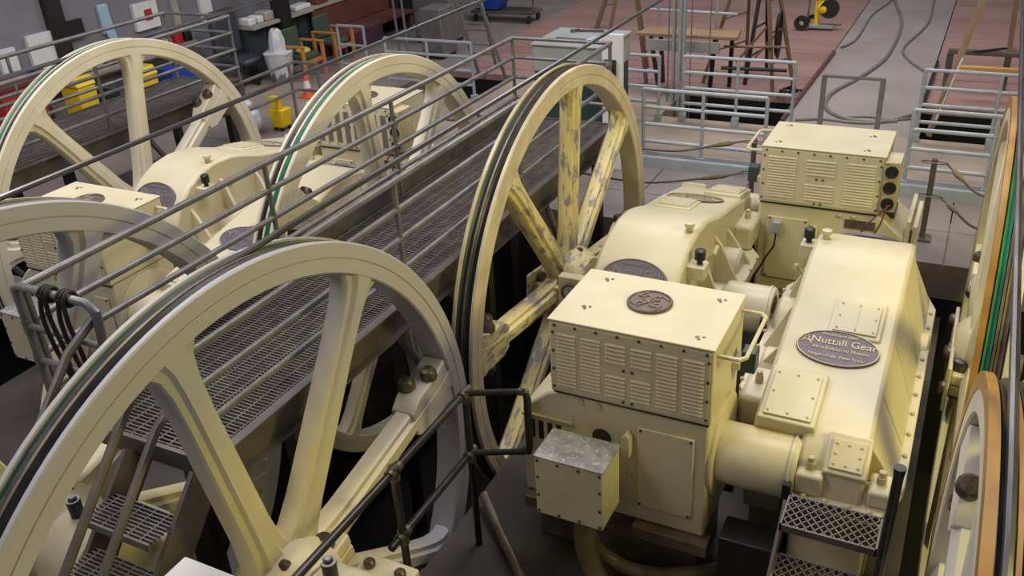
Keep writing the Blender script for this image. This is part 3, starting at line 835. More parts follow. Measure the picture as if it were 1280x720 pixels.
def make_walkway():
    w = wthing('elevated_walkway', 'grey railed grating walkway running between the two machine bays', 'walkway', (WX0, WY0, DZ), 'railed grating walkways')
    part('side_channel', MB().prism([(WX1, DZ - .22), (WX1 + .07, DZ - .22), (WX1 + .07, DZ - .205), (WX1 + .015, DZ - .205), (WX1 + .015, DZ + .008), (WX1 + .07, DZ + .008), (WX1 + .07, DZ + .022), (WX1, DZ + .022)], WY0, WY1, 'y'), M['deck'], w)
    part('side_channel', MB().box(WX0 - .035, WX0, WY0, WY1, DZ - .22, DZ + .02), M['deck'], w)
    part('toe_board', MB().box(WX0 - .012, WX0 + .004, WY0, WY1, DZ, DZ + .18), M['deck'], w)
    part('end_channel', MB().box(WX0, WX1, WY0 - .03, WY0, DZ - .12, DZ + .01), M['deck'], w)
    part('end_channel', MB().box(WX0, WX1, WY1, WY1 + .03, DZ - .22, DZ + .01), M['deck'], w)
    g = MB()
    y = WY0 + .02
    while y < WY1:
        g.box(WX0, WX1, y, y + .007, DZ - .025, DZ)
        y += .030
    x = WX0 + .05
    while x < WX1:
        g.box(x, x + .006, WY0, WY1, DZ - .012, DZ + .002)
        x += .10
    part('grating', g, M['grating'], w, smooth=0, kind='stuff')
    for yb in (2.95, 4.55, 6.15, 7.75, 9.2):
        part('cross_beam', MB().box(WX0, WX1, yb - .04, yb + .04, DZ - .20, DZ - .03), M['deck'], w)
    for xx in (WX0, WX1):
        for yb in (4.99, 7.0, 9.28) if xx == WX1 else (2.855, 4.99, 6.76, 9.28):
            part('post', MB().cyl((xx, yb, DZ - .05), (xx, yb, RZ), .021, 10), M['rail'], w)
        for z in (RZ, 1.90, 1.67, 1.43):
            part('rail', MB().cyl((xx, WY0, z), (xx, WY1, z), .026 if z == RZ else .023, 10), M['rail'], w)
    for z in (RZ, 1.90, 1.67, 1.43):
        part('end_rail', MB().cyl((WX0, WY1, z), (WX1, WY1, z), .021, 10), M['rail'], w)
    for yb in (3.6, 6.3, 9.0):
        for xx in (WX0 + .05, WX1 - .05):
            part('leg', MB().box(xx - .05, xx + .05, yb - .05, yb + .05, -2.7, DZ - .22), M['dark'], w)
    for yb in (6.3, 9.0):
        part('brace', MB().cyl((WX1 - .02, yb - 1.5, DZ - .22), (WX1 - .02, yb - .1, -1.3), .035, 10), M['rail'], w)
    return w


walk = make_walkway()
w2 = copy_tree(walk)
for ch in list(w2.children):
    if ch.name.startswith('toe_board'):
        bpy.data.objects.remove(ch)
w2.location = (WX0 - 5.6, WY0 + .18, DZ + .03)
w2['label'] = 'grey railed grating walkway behind the upper left sheave'

# gate across half of the near end, with straps hanging on it
g = wthing('safety_gate', 'short grey pipe gate at the near end of the walkway, hung with black straps', 'gate', (WX0, 2.85, DZ))
part('gate_frame', MB().tube([(WX0 - .0, 2.80, .95), (WX0, 2.80, RZ + .01), (WX0 + .05, 2.80, RZ + .03), (WX0 + .60, 2.80, RZ + .03), (WX0 + .66, 2.80, RZ - .02), (WX0 + .665, 2.78, RZ - .25), (WX0 + .60, 2.74, RZ - .48), (WX0 + .52, 2.72, RZ - .75)], .026, 10), M['rail'], g)
for z in (RZ - .24, RZ - .48):
    part('gate_bar', MB().cyl((WX0, 2.80, z), (WX0 + .64, 2.79, z), .02, 10), M['rail'], g)
    part('gate_clamp', MB().cyl((WX0, 2.80, z - .04), (WX0, 2.80, z + .04), .032, 10), M['rail'], g)
for i, (dx, lab, ln) in enumerate(((.30, 'left black strap looped over the gate rail', .66), (.45, 'right black strap looped over the gate rail', .60))):
    x = WX0 + dx
    s_ = MB()
    for k in range(3):
        s_.lathe([(math.cos(a) * .011, .042 + math.sin(a) * .011) for a in [q * math.pi / 3 for q in range(6)]], (x - .035 + k * .028, 2.80, RZ + .03), 'x', 14)
    for off in (-.02, .012):
        pts = spline([(x + off, 2.76, RZ + .04), (x + off * 2, 2.745, RZ - .1), (x + off * 2.5 + .02, 2.75, RZ - .3), (x + off + .03, 2.755, RZ - .45), (x + .05, 2.76, RZ - ln)], 4)
        s_.tube(pts, .014, 7)
    single('strap', s_, M['leather'], lab, 'strap', (x, 2.8, RZ), 'black straps on the gate')

# stairs going down from the walkway towards the viewer
st = wthing('walkway_stairs', 'dark steel stairs descending from the near end of the walkway', 'stairs', (-3.9, 2.0, PF))
SX0, SX1 = -4.16, -3.62
n = 8
for k in range(1, n):
    y, z = WY0 - .03 - k * .225, DZ - k * .23
    t = MB()
    for j in range(9):
        t.box(SX0, SX1, y - .01 - j * .026, y - .003 - j * .026, z - .025, z)
    for j in range(5):
        xx = SX0 + .06 + j * .1
        t.box(xx, xx + .006, y - .24, y, z - .012, z + .001)
    t.box(SX0, SX1, y - .25, y - .235, z - .05, z + .002)
    part('tread', t, M['grating'], st, smooth=0)
for xx in (SX0, SX1):
    part('stringer', MB().beam((xx, WY0 - .02, DZ - .10), (xx, WY0 - .02 - 1.8, DZ - .10 - 1.84), .03, .24), M['deck'], st)
    for dz in (.86, .50):
        part('stair_rail', MB().tube([(xx, WY0 - .02, DZ + dz), (xx, WY0 - .25, DZ + dz - .12), (xx, WY0 - 1.85, DZ + dz - 1.76)], .026, 8), M['deck'], st)

# ================================================================== FOREGROUND PIPE RAILING
pr_ = wthing('pipe_railing', 'black iron pipe railing between the near sheave and the front motor', 'railing', (-2.85, 4.5, PF))
C0 = (-2.84, 4.50)
E0 = (-2.45, 4.68)
part('rail', MB().cyl((C0[0], 1.0, .80), (C0[0], C0[1], .80), .027, 12), M['pipe'], pr_)
part('rail', MB().cyl((C0[0], 3.44, .27), (C0[0], C0[1], .27), .027, 12), M['pipe'], pr_)
part('rail', MB().cyl((C0[0], 1.0, .27), (C0[0], 2.25, .27), .027, 12), M['pipe'], pr_)
for z in (.80, .27):
    part('loop_rail', MB().cyl((C0[0], C0[1], z), (E0[0], E0[1], z), .024, 12), M['pipe'], pr_)
part('loop_end', MB().tube([(E0[0] - .05, E0[1] - .02, .80), (E0[0], E0[1], .79), (E0[0] + .01, E0[1], .74), (E0[0] + .01, E0[1], .33), (E0[0], E0[1], .275), (E0[0] - .05, E0[1] - .02, .27)], .028, 12), M['pipe'], pr_)
for yb in (4.50, 3.58, 1.6):
    part('post', MB().cyl((C0[0], yb, PF), (C0[0], yb, .80), .027, 12), M['pipe'], pr_)
    for z in (.80, .27):
        part('fitting', MB().cyl((C0[0], yb, z - .07), (C0[0], yb, z + .035), .037, 12).cyl((C0[0], yb - .06, z), (C0[0], yb + .06, z), .037, 12), M['bolt'], pr_)

# mesh steps and hand post in front of the front reducer
ms = wthing('mesh_steps', 'dark expanded metal steps below the front gear reducer', 'steps', (-.32, 4.5, PF))
for (z, y0, y1) in ((.50, 4.36, 4.66), (.22, 4.12, 4.42), (-.06, 3.88, 4.18)):
    fr = MB().box(-.60, -.04, y0, y0 + .012, z - .04, z + .01).box(-.60, -.04, y1 - .012, y1, z - .04, z + .01).box(-.60, -.588, y0, y1, z - .04, z + .01).box(-.052, -.04, y0, y1, z - .04, z + .01)
    sp_ = part('step_frame', fr, M['deck'], ms)
    mesh_ = MB()
    rows, cols = 9, 10
    for r in range(rows):
        yb = y0 + .015 + (y1 - y0 - .03) * r / (rows - 1)
        pts = []
        for c in range(cols * 2 + 1):
            pts.append((-.585 + .53 * c / (cols * 2), yb + (.016 if (c + r) % 2 else -.016), z + .002))
        for p, q in zip(pts[:-1], pts[1:]):
            mesh_.beam(p, q, .007, .012)
    part('expanded_mesh', mesh_, M['deck'], sp_, smooth=0, kind='stuff')
    part('riser_plate', MB().box(-.585, -.06, y1 - .02, y1 - .005, z - .26, z - .06), M['grime'], ms)
for xx in (-.61, -.03):
    part('step_stringer', MB().beam((xx, 4.62, .47), (xx, 3.3, -.62), .02, .14), M['deck'], ms)
hp = single('hand_post', MB().tube([(.0, 4.22, 1.24), (-.0, 4.22, 1.18), (-.01, 4.18, .6), (-.03, 4.10, PF)], [.034, .028, .028, .028], 12), M['pipe'], 'dark grey hand post rising at the right end of the mesh steps', 'post', (-.01, 4.2, PF))

# fat conduits from the terminal box
for i, (dy, dz, r, lab) in enumerate(((0, 0, .075, 'thick grimy conduit curving along the pit floor under the front motor'), (.20, .06, .055, 'thinner grimy conduit behind the thick one under the front motor'))):
    pts = spline([(-1.92, 4.45 + dy * .3, .10), (-1.90, 4.42 + dy * .5, -.25), (-1.72, 4.36 + dy, -.50 + dz), (-1.45, 4.40 + dy, -.535 + dz), (-1.15, 4.56 + dy, -.54 + dz), (-.98, 4.75 + dy, -.54 + dz)], 6)
    single('conduit', MB().tube(pts, r, 14), M['conduit'], lab, 'conduit', (-1.4, 4.5 + dy, PF), 'conduits under the front motor')
single('control_box', MB().box(-1.02, -.66, 4.62, 4.86, PF, .02), M['black'], 'black control box under the front coupling guard', 'box', (-.84, 4.7, PF), bevel=.01)
wb = single('equipment_cover', MB().box(-3.04, -2.66, 1.45, 2.14, .1, 1.31), M['white'], 'white metal cover with its corner showing at the bottom edge', 'cover', (-2.8, 1.8, .1), bevel=.01)
single('floor_pipe', MB().tube(spline([(-3.0, 4.9, -.5), (-2.7, 4.6, -.55), (-2.3, 4.2, -.57), (-1.9, 3.6, -.57)], 4), .04, 10), M['grime'], 'oily pipe lying on the dark pit floor', 'pipe', (-2.4, 4.3, PF))


# ================================================================== BACKGROUND
def barrier(label, x0, x1, y, posts, nr=4, toe=True, h=1.0):
    b = wthing('guard_rail', label, 'guard rail', ((x0 + x1) / 2, y, 0), 'galvanised guard rails')
    for i in range(nr):
        z = h - i * (h - .28) / max(1, nr - 1)
        part('rail', MB().cyl((x0, y, z), (x1, y, z), .026, 8), M['galv'], b)
    for p in posts:
        part('post', MB().cyl((p, y, 0), (p, y, h + .005), .026, 8), M['galv'], b)
        part('foot', MB().box(p - .05, p + .05, y - .05, y + .05, 0, .12), M['galv'], b, .005)
    if toe:
        part('toe_plate', MB().box(x0, x1, y - .03, y - .015, .01, .14), M['galv'], b)


barrier('blue-grey guard rail with toe plate, nearest behind the rear reducer', -3.93, -2.28, 11.45, (-3.93, -3.11, -2.28))
barrier('blue-grey guard rail with toe plate beside the far right sheave', -.55, 1.2, 11.45, (-.55, .35, 1.2))
barrier('short blue-grey guard rail right of the grey cabinet', -5.2, -4.29, 13.2, (-5.2, -4.29), 4, False)
barrier('blue-grey guard rail along the trench in front of the work platform', -3.93, -2.29, 13.28, (-3.93, -3.11, -2.29), 4, False)
barrier('blue-grey guard rail along the right trench before the ochre beam', -.58, 1.4, 13.32, (-.58, .35, 1.4), 4, False)
barrier('blue-grey guard rail behind the green-grooved sheave', -9.36, -7.62, 13.3, (-9.36, -8.5, -7.62), 4, False)
barrier('small blue-grey guard rail near the green armchair', -10.9, -10.3, 14.0, (-10.9, -10.3), 3, False)
b = wthing('floor_railing', 'low grey railing around the corner by the traffic cone', 'guard rail', (-9.9, 11.4, 0))
for z in (1.0, .55):
    part('rail', MB().tube([(-9.87, 9.95, z), (-9.87, 11.44, z), (-9.42, 11.44, z)], .024, 8), M['rail'], b)
for p in ((-9.87, 10.0), (-9.87, 11.3), (-9.42, 11.44)):
    part('post', MB().cyl((p[0], p[1], 0), (p[0], p[1], 1.0), .024, 8), M['rail'], b)
f = wthing('barrier_stand', 'dark angle-iron stand on the grey path', 'stand', (-1.45, 12.75, 0))
part('top_bar', MB().box(-1.83, -1.02, 12.72, 12.78, .97, 1.0), M['rail'], f)
for x in (-1.80, -1.05):
    part('post', MB().box(x - .035, x + .035, 12.72, 12.74, 0, .97).box(x - .035, x - .02, 12.74, 12.80, 0, .97), M['rail'], f)


# rope stanchions
def stanchion(label, x, y, h=.93):
    s = wthing('rope_stanchion', label, 'stanchion', (x, y, 0), 'rope stanchions')
    part('post', MB().cyl((x, y, 0), (x, y, h), .03, 10), M['deck'], s)
    part('base_plate', MB().box(x - .09, x + .09, y - .09, y + .09, 0, .03), M['deck'], s)
    for z in (h - .04, h - .42):
        part('shackle', MB().tube([(x - .13, y, z), (x - .10, y - .035, z), (x - .03, y - .035, z), (x + .03, y - .035, z), (x + .10, y - .035, z), (x + .13, y, z), (x + .10, y + .035, z), (x - .10, y + .035, z)], .008, 6, closed=True), M['deck'], s)


stanchion('dark rope stanchion right of the three-socket motor', -.21, 10.0)
stanchion('dark rope stanchion left of the three-socket motor', -2.12, 10.08)
stanchion('dark rope stanchion beyond the slatted motor', -5.72, 10.02)
ROPES = [
    ('upper barrier rope running left from the stanchion by the guard rail', [(-2.24, 10.08, .89), (-2.5, 9.95, .86), (-2.9, 9.7, .83), (-3.4, 9.62, .84), (-3.9, 9.62, .9)]),
    ('lower barrier rope running left from the stanchion by the guard rail', [(-2.24, 10.08, .50), (-2.6, 9.9, .46), (-3.3, 9.62, .42), (-4.2, 9.60, .46)]),
    ('upper barrier rope with thimble beside the far right sheave', [(-.08, 10.0, .88), (.06, 9.78, .83), (.25, 9.45, .80), (.5, 9.3, .84)]),
    ('lower barrier rope with thimble beside the far right sheave', [(-.08, 10.0, .50), (.06, 9.78, .47), (.25, 9.45, .45), (.5, 9.3, .48)]),
    ('barrier rope on the stanchion beyond the slatted motor', [(-5.84, 10.02, .88), (-6.1, 9.95, .84), (-6.6, 9.9, .84)]),
    ('barrier rope sagging toward the walkway end', [(-5.6, 10.02, .88), (-5.4, 9.9, .84), (-5.2, 9.85, .86)]),
]
for lab, pts in ROPES:
    r = wthing('barrier_rope', lab, 'rope', pts[0], 'barrier ropes')
    P = spline(pts, 6)
    part('rope', MB().tube(P, .014, 7), M['deck'], r)
    i = 3
    part('rope_splice', MB().tube(P[i:i + 5], [.018, .03, .032, .028, .016], 8), M['rope'], r)

# cabinet by the walkway end
c = wthing('steel_cabinet', 'grey over green steel cabinet with rags and tools on top', 'cabinet', (-4.9, 11.6, 0))
part('upper_body', MB().box(-5.42, -4.36, 11.12, 12.1, 1.22, 1.58), M['cab_grey'], c, .02)
part('lower_body', MB().box(-5.40, -4.38, 11.14, 12.08, .05, 1.22), M['cab_green'], c, .01)
part('top_panel', MB().box(-5.44, -4.34, 11.10, 12.12, 1.58, 1.61), M['cab_grey'], c, .01)
part('handle', MB().cyl((-4.5, 11.1, 1.18), (-4.36, 11.02, 1.20), .025, 8), M['deck'], c)
part('plinth', MB().box(-5.36, -4.42, 11.2, 12.0, 0, .05), M['dark'], c)
bd = wthing('white_panel', 'tall white panel standing against the cabinet', 'panel', (-4.2, 11.0, 0))
part('board', MB().box(-4.34, -4.06, 10.96, 11.02, 0, 1.82), M['white'], bd, .006)
part('latch_box', MB().box(-4.30, -4.14, 10.90, 10.96, 1.28, 1.50), M['dark'], bd, .008)
rg = MB()
for k in range(7):
    ball(rg, (-4.62 + random.uniform(-.12, .12), 11.5 + random.uniform(-.1, .1), 1.625), random.uniform(.05, .09), 6, .35)
single('rag', rg, M['skyblue'], 'crumpled pale blue rag on the cabinet top', 'rag', (-4.62, 11.5, 1.61))
single('wrench', MB().beam((-5.1, 11.9, 1.625), (-4.7, 11.95, 1.625), .05, .03).beam((-5.15, 11.85, 1.625), (-5.05, 11.93, 1.625), .09, .03), M['deck'], 'dark wrench lying at the back of the cabinet top', 'tool', (-4.9, 11.9, 1.61))
single('iron_bar', MB().cyl((-5.2, 11.45, 1.622), (-4.75, 11.42, 1.622), .012, 6), M['deck'], 'thin iron bar lying on the front of the cabinet top', 'tool', (-5.0, 11.45, 1.61))

# work platform, trestles and ladders beyond the trench
wp = wthing('work_platform', 'timber work platform on black legs beyond the trench', 'platform', (-4.3, 14.95, 0))
for k in range(4):
    part('plank', MB().box(-5.2 + .03 * k, -3.5 - .02 * k, 14.7 + k * .15, 14.84 + k * .15, .93, .98), M['timber_light'], wp, .006)
part('steel_beam', MB().box(-5.0, -3.75, 14.62, 14.66, .72, .90), M['cab_grey'], wp)
for (p, q) in (((-4.94, 14.7, .93), (-4.72, 14.7, -.3)), ((-3.86, 14.75, .93), (-3.95, 14.9, 0)), ((-4.95, 15.25, .93), (-4.9, 15.3, 0)), ((-3.7, 15.25, .93), (-3.72, 15.3, 0))):
    part('leg', MB().beam(p, q, .06, .06), M['dark'], wp)
part('cross_bar', MB().cyl((-3.75, 14.8, .45), (-2.7, 14.9, .45), .03, 8), M['dark'], wp)
part('cross_bar', MB().cyl((-3.75, 14.9, .78), (-2.75, 15.0, .80), .022, 8), M['timber'], wp)
part('rail', MB().cyl((-5.25, 15.3, 1.25), (-3.65, 15.3, 1.22), .025, 8), M['galv'], wp)
for x in (-5.0, -4.0):
    part('rail_post', MB().cyl((x, 15.3, .95), (x, 15.3, 1.7), .025, 8), M['galv'], wp)


def ladder(label, feet, apex, m, name='trestle', rungs=3, w=.055):
    cx = sum(p[0] for p in feet) / len(feet)
    cy = sum(p[1] for p in feet) / len(feet)
    t = wthing(name, label, 'trestle', (cx, cy, 0), 'trestles and ladders')
    for p, q in zip(feet, apex):
        part('leg', MB().beam(p, q, w, w), m, t)
    for k in range(rungs):
        f_ = (k + 1) / (rungs + 1)
        for a, b in (((0, 1),) if len(feet) < 4 else ((0, 1), (2, 3))):
            p = Vector(feet[a]).lerp(Vector(apex[a]), f_)
            q = Vector(feet[b]).lerp(Vector(apex[b]), f_)
            part('rung', MB().cyl(p, q, .018, 6), m, t)
    return t


ladder('brown timber trestle left of the work platform', [(-5.16, 15.15, 0), (-5.5, 16.2, 0)], [(-5.42, 15.15, 2.0), (-5.5, 15.35, 2.0)], M['timber'])
ladder('tan timber trestle leaning at the middle of the work platform', [(-4.22, 15.45, 0), (-3.75, 16.6, 0)], [(-3.62, 15.5, 2.2), (-3.58, 15.7, 2.2)], M['timber'])
ladder('grey-brown stepladder with a hose looped on it', [(-2.93, 15.05, 0), (-2.70, 15.6, 0)], [(-3.16, 15.05, 2.0), (-3.10, 15.35, 2.0)], M['timber'], 'stepladder')
ladder('brown steel A-frame far behind the cabinet', [(-7.67, 19.05, 0), (-7.36, 19.1, 0)], [(-7.1, 19.05, 1.6), (-7.05, 19.2, 1.6)], M['timber'], 'trestle', 2, .08)
ladder('tall pale stepladder beyond the green-grooved sheave', [(-8.33, 14.8, 0), (-7.78, 14.8, 0), (-8.9, 15.6, 0), (-8.4, 15.6, 0)], [(-8.86, 14.85, 1.7), (-8.36, 14.85, 1.7), (-8.88, 15.0, 1.7), (-8.38, 15.0, 1.7)], M['rail'], 'stepladder', 3, .05)
ladder('dark iron trestle right of the work platform', [(-3.5, 15.5, 0), (-3.35, 16.5, 0)], [(-3.42, 16.0, 1.8), (-3.40, 16.2, 1.8)], M['dark'])
hz = MB()
for k in range(4):
    hz.lathe([(.012 * math.cos(q * 1.047), .33 + .02 * k + .012 * math.sin(q * 1.047)) for q in range(6)], (-2.96 + k * .012, 15.2, .95), 'x', 24)
hz.xf(Matrix.Translation((-2.94, 15.2, .95)) @ Matrix.Diagonal((1, .45, 1, 1)) @ Matrix.Translation((2.94, -15.2, -.95)))
single('hose_coil', hz, M['dark'], 'dark coiled hose hanging on the stepladder', 'hose', (-2.94, 15.2, .6))
lv = MB().beam((-3.3, 15.2, .55), (-2.9, 15.4, 1.05), .03, .03).beam((-3.6, 15.2, .45), (-3.2, 15.5, 1.0), .03, .03)
single('iron_bar', lv, M['timber'], 'rusty iron bars leaning beside the stepladder', 'bar', (-3.3, 15.2, .5))
# vertical ropes hanging into the trench
for i, (x, r) in enumerate(((-4.47, .012), (-4.40, .018), (-4.36, .014), (-4.29, .028), (-4.22, .022), (-4.10, .010), (-3.80, .010))):
    single('hanging_line', MB().cyl((x, 14.2, -.3), (x, 14.2, 4.5), r, 8), M['galv' if r > .015 else 'rail'],
           ('%s vertical line before the work platform, %s of seven from left' % ('thick pale' if r > .015 else 'thin grey', ('first', 'second', 'third', 'fourth', 'fifth', 'sixth', 'seventh')[i])), 'line', (x, 14.2, 0), 'vertical lines over the trench')
part_ = MB().box(-4.36, -4.24, 14.35, 14.40, .3, 4.2)
single('cable_duct', part_, M['cab_grey'], 'flat grey duct rising behind the vertical lines', 'duct', (-4.3, 14.4, 0))

# right-hand timber and ochre steel
single('timber_board', MB().beam((-.43, 13.62, .0), (.02, 13.75, 2.2), .13, .05), M['timber_light'], 'long tan board leaning up from the right trench', 'board', (-.4, 13.6, 0))
tr = MB().beam((-.37, 13.57, .25), (-.17, 13.62, 1.12), .05, .02)
single('torn_wrap', tr, M['white'], 'torn white wrapping on the leaning tan board', 'wrapping', (-.3, 13.6, .3))
single('ochre_beam', MB().box(-.2, 1.8, 15.5, 15.62, .42, .52), M['ochre'], 'ochre steel beam lying across behind the right guard rail', 'beam', (.8, 15.5, .42))
fb = wthing('steel_bench', 'dark steel bench frame behind the ochre beam', 'bench', (.2, 16.1, 0))
part('top_bar', MB().box(-.42, 1.2, 16.1, 16.25, .56, .62), M['deck'], fb)
for x in (-.38, .45, 1.1):
    part('leg', MB().box(x - .05, x + .05, 16.12, 16.2, 0, .56), M['deck'], fb)
part('clutter_rod', MB().cyl((-.05, 16.0, .64), (.4, 16.3, .65), .02, 6), M['dark'], fb)
single('timber_post', MB().beam((.52, 18.9, 0), (.44, 19.0, 1.6), .09, .06), M['timber'], 'brown timber post standing on the red boards at far right', 'post', (.5, 18.9, 0))
single('angle_rail', MB().beam((-.62, 14.9, .03), (-.60, 17.6, .05), .05, .06), M['dark'], 'dark rail lying along the right edge of the grey path', 'rail', (-.6, 16, 0))
single('angle_rail', MB().beam((-2.48, 13.6, .03), (-2.42, 18.0, .04), .05, .06), M['maroon'], 'rusty rail along the left edge of the grey path', 'rail', (-2.46, 15.6, 0))
for i, (x0, y0) in enumerate(((-2.75, 14.95), (-2.6, 15.2))):
    jb = MB()
    for k in range(5):
        a = random.uniform(0, 3.1)
        px, py = x0 + random.uniform(-.12, .12), y0 + random.uniform(-.1, .1)
        jb.beam((px - .1 * math.cos(a), py - .1 * math.sin(a), .03 + .02 * k), (px + .1 * math.cos(a), py + .1 * math.sin(a), .04 + .02 * k), .03, .025)
    single('scrap_iron', jb, M['dark'], ('dark scrap iron at the edge of the path, nearer pile', 'dark scrap iron at the edge of the path, farther pile')[i], 'scrap', (x0, y0, 0), 'scrap iron piles')
# hoses on the path
HS = [
    ('long grey hose looping down the middle of the path', [(-1.93, 25, .02), (-1.92, 23.35, .02), (-1.52, 20.8, .02), (-1.47, 18.05, .02), (-1.69, 16.55, .02), (-2.02, 15.3, .02), (-1.99, 14.52, .02), (-1.70, 14.06, .02), (-1.3, 13.95, .02), (-.9, 14.1, .02)], .032),
    ('dark hose curving at the right side of the path', [(-1.09, 25, .02), (-1.09, 23.5, .02), (-1.02, 20.9, .02), (-1.26, 18.7, .02), (-1.1, 17.8, .02), (-.73, 16.97, .02)], .022),
    ('thin dark hose along the left side of the path', [(-1.92, 24.5, .02), (-2.0, 23.0, .02), (-2.19, 21.5, .02), (-2.19, 19.2, .02), (-2.36, 18.4, .03)], .02),
    ('braided cable on the path in front of the angle-iron stand', [(-2.3, 13.75, .02), (-1.9, 13.9, .02), (-1.5, 13.85, .02), (-1.1, 13.98, .02), (-.72, 14.47, .02)], .025),
    ('thin cable crossing the path near the right guard rail', [(-1.6, 14.1, .02), (-1.3, 14.2, .02), (-1.0, 14.15, .02), (-.66, 14.3, .02)], .016),
]
for lab, pts, r in HS:
    single('hose', MB().tube(spline(pts, 8), r, 8), M['hose'], lab, 'hose', pts[0], 'hoses on the path')
# cut-off tool on wheels on the red boards
ct = wthing('wheeled_grinder', 'yellow and black wheeled grinder parked on the red boards', 'machine', (-3.1, 20.0, 0))
part('wheel', MB().lathe([(-.03, .05), (-.04, .15), (.04, .15), (.03, .05)], (-3.38, 19.8, .15), 'y', 24).xf(Matrix.Identity(4)), M['black'], ct)
part('wheel', MB().lathe([(-.03, .05), (-.04, .13), (.04, .13), (.03, .05)], (-3.22, 20.15, .13), 'y', 24), M['black'], ct)
part('base_bar', MB().box(-3.3, -2.75, 19.85, 20.05, .05, .11), M['cab_grey'], ct)
part('push_rod', MB().cyl((-2.85, 19.95, .11), (-2.6, 19.9, .13), .018, 8), M['deck'], ct)
mo = MB()
ball(mo, (-2.98, 20.0, .42), .16)
part('motor', mo, M['yellow'], ct)
part('guard_disc', MB().cyl((-2.86, 19.86, .44), (-2.86, 19.95, .44), .19, 24), M['black'], ct)
part('column', MB().box(-3.15, -3.07, 19.92, 20.0, .1, .75), M['yellow'], ct)
part('handle', MB().tube([(-3.28, 19.9, .2), (-3.25, 19.9, 1.0), (-3.1, 19.9, 1.02), (-3.12, 19.9, .6)], .018, 8), M['deck'], ct)

# left rear: office side wall with counter, chairs and clutter
struct('wall_left', MB().box(-13.0, -12.75, 13.6, 20, 0, .92), M['siding'])
for k in range(13):
    single_y = 13.65 + k * .48
    part('siding_board', MB().box(-12.75, -12.72, single_y, single_y + .40, .02, .88), M['siding'], bpy.data.objects['wall_left'])
struct('trim_2', MB().box(-13.1, -12.55, 13.55, 20, .92, .98), M['counter'])
struct('wall_back', MB().box(-17, -13.7, 8.0, 8.1, 0, 3).box(-14.6, -14.5, 8.1, 26, 0, 4.0), M['wall'])
for i, yb in enumerate((14.35, 18.2)):
    struct('trim_%d' % (3 + i), MB().box(-12.75, -12.5, yb, yb + .3, .0, 3.2), M['dark'])
for i, (yb, w, h, m, lab) in enumerate(((13.58, .2, .14, 'white', 'white box at the near end of the counter'), (13.85, .16, .14, 'white', 'white tub on the counter left of the dark post'), (14.06, .26, .18, 'counter', 'pale covered tray on the counter beside the dark post'),
                                        (15.0, .5, .10, 'white', 'white papers on the counter right of the dark post'), (15.7, .4, .13, 'maroon', 'dark red case on the counter'), (16.4, .3, .12, 'black', 'black case on the counter'))):
    single('counter_item', MB().box(-12.95, -12.65, yb, yb + w, .98, .98 + h), M[m], lab, 'box', (-12.8, yb + w / 2, .98), bevel=.03)
be = wthing('long_bench', 'long maroon timber bench against the dark siding', 'bench', (-12.2, 16.5, 0))
part('seat', MB().box(-12.55, -11.85, 15.4, 18.2, .38, .44), M['maroon'], be, .01)
part('backrest', MB().box(-12.62, -12.55, 15.4, 18.2, .44, .95), M['maroon'], be, .01)
for yb in (15.5, 16.8, 18.1):
    part('leg', MB().box(-12.5, -11.9, yb - .04, yb + .04, 0, .38), M['maroon'], be)
part('cloth', MB().box(-11.86, -11.82, 15.6, 16.8, .04, .42), M['purple'], be, label='plum cloth hanging over the bench front')


def armchair(label, x, y):
    a = wthing('armchair', label, 'chair', (x, y, 0), 'wooden armchairs')
    part('seat', MB().box(x - .24, x + .24, y - .24, y + .24, .36, .46), M['seat_green'], a, .03)
    part('backrest', MB().box(x - .30, x - .22, y - .24, y + .24, .46, .92), M['seat_green'], a, .03)
    for s_ in (-1, 1):
        part('arm', MB().box(x - .28, x + .32, y + s_ * .30 - .035, y + s_ * .30 + .035, .62, .66), M['orange'], a, .01)
        for e in (-.25, .27):
            part('leg', MB().box(x + e - .03, x + e + .03, y + s_ * .30 - .03, y + s_ * .30 + .03, 0, .62), M['orange'], a, .006)
    part('front_rail', MB().box(x + .22, x + .26, y - .28, y + .28, .28, .35), M['orange'], a)


armchair('wooden armchair with a lime cloth on its seat', -11.75, 13.9)
armchair('wooden armchair with green seat in front of the long bench', -11.9, 15.1)
lm = MB()
ball(lm, (-11.72, 13.9, .50), .15, 8, .5)
single('cloth', lm, M['lime'], 'crumpled lime cloth on the armchair seat', 'cloth', (-11.72, 13.9, .46))
oc = wthing('office_chair', 'dark navy padded office chair beside the counter', 'chair', (-12.7, 13.05, 0))
part('seat', MB().box(-12.75, -12.2, 12.8, 13.35, .42, .54), M['navy'], oc, .05)
part('backrest', MB().box(-12.93, -12.76, 12.74, 13.41, .56, 1.40), M['navy'], oc, .06)
part('stem', MB().cyl((-12.5, 13.08, .08), (-12.5, 13.08, .42), .04, 10), M['black'], oc)
for k in range(5):
    a = k * 1.2566
    part('base_spoke', MB().beam((-12.5, 13.08, .10), (-12.5 + .3 * math.cos(a), 13.08 + .3 * math.sin(a), .05), .05, .05), M['black'], oc)
tb_ = wthing('waste_bin', 'grey waste bin draped in a white bin liner', 'bin', (-11.95, 13.45, 0))
part('bin', MB().lathe([(0, .20), (.55, .25), (.55, .23), (.02, .18)], (-11.95, 13.45, 0), 'z', 20), M['rail'], tb_)
lin = MB()
prof = [(.10, .205), (.30, .24), (.52, .275), (.57, .29), (.59, .25), (.60, .16), (.80, .15), (.95, .11), (1.0, .06), (1.01, .001)]
lin.lathe(prof, (-11.95, 13.45, 0), 'z', 28, False)
lin.v = [(v[0] + random.uniform(-.012, .012), v[1] + random.uniform(-.012, .012), v[2] + random.uniform(-.015, .015)) for v in lin.v]
part('bin_liner', lin, M['bag'], tb_, label='white plastic bin liner')
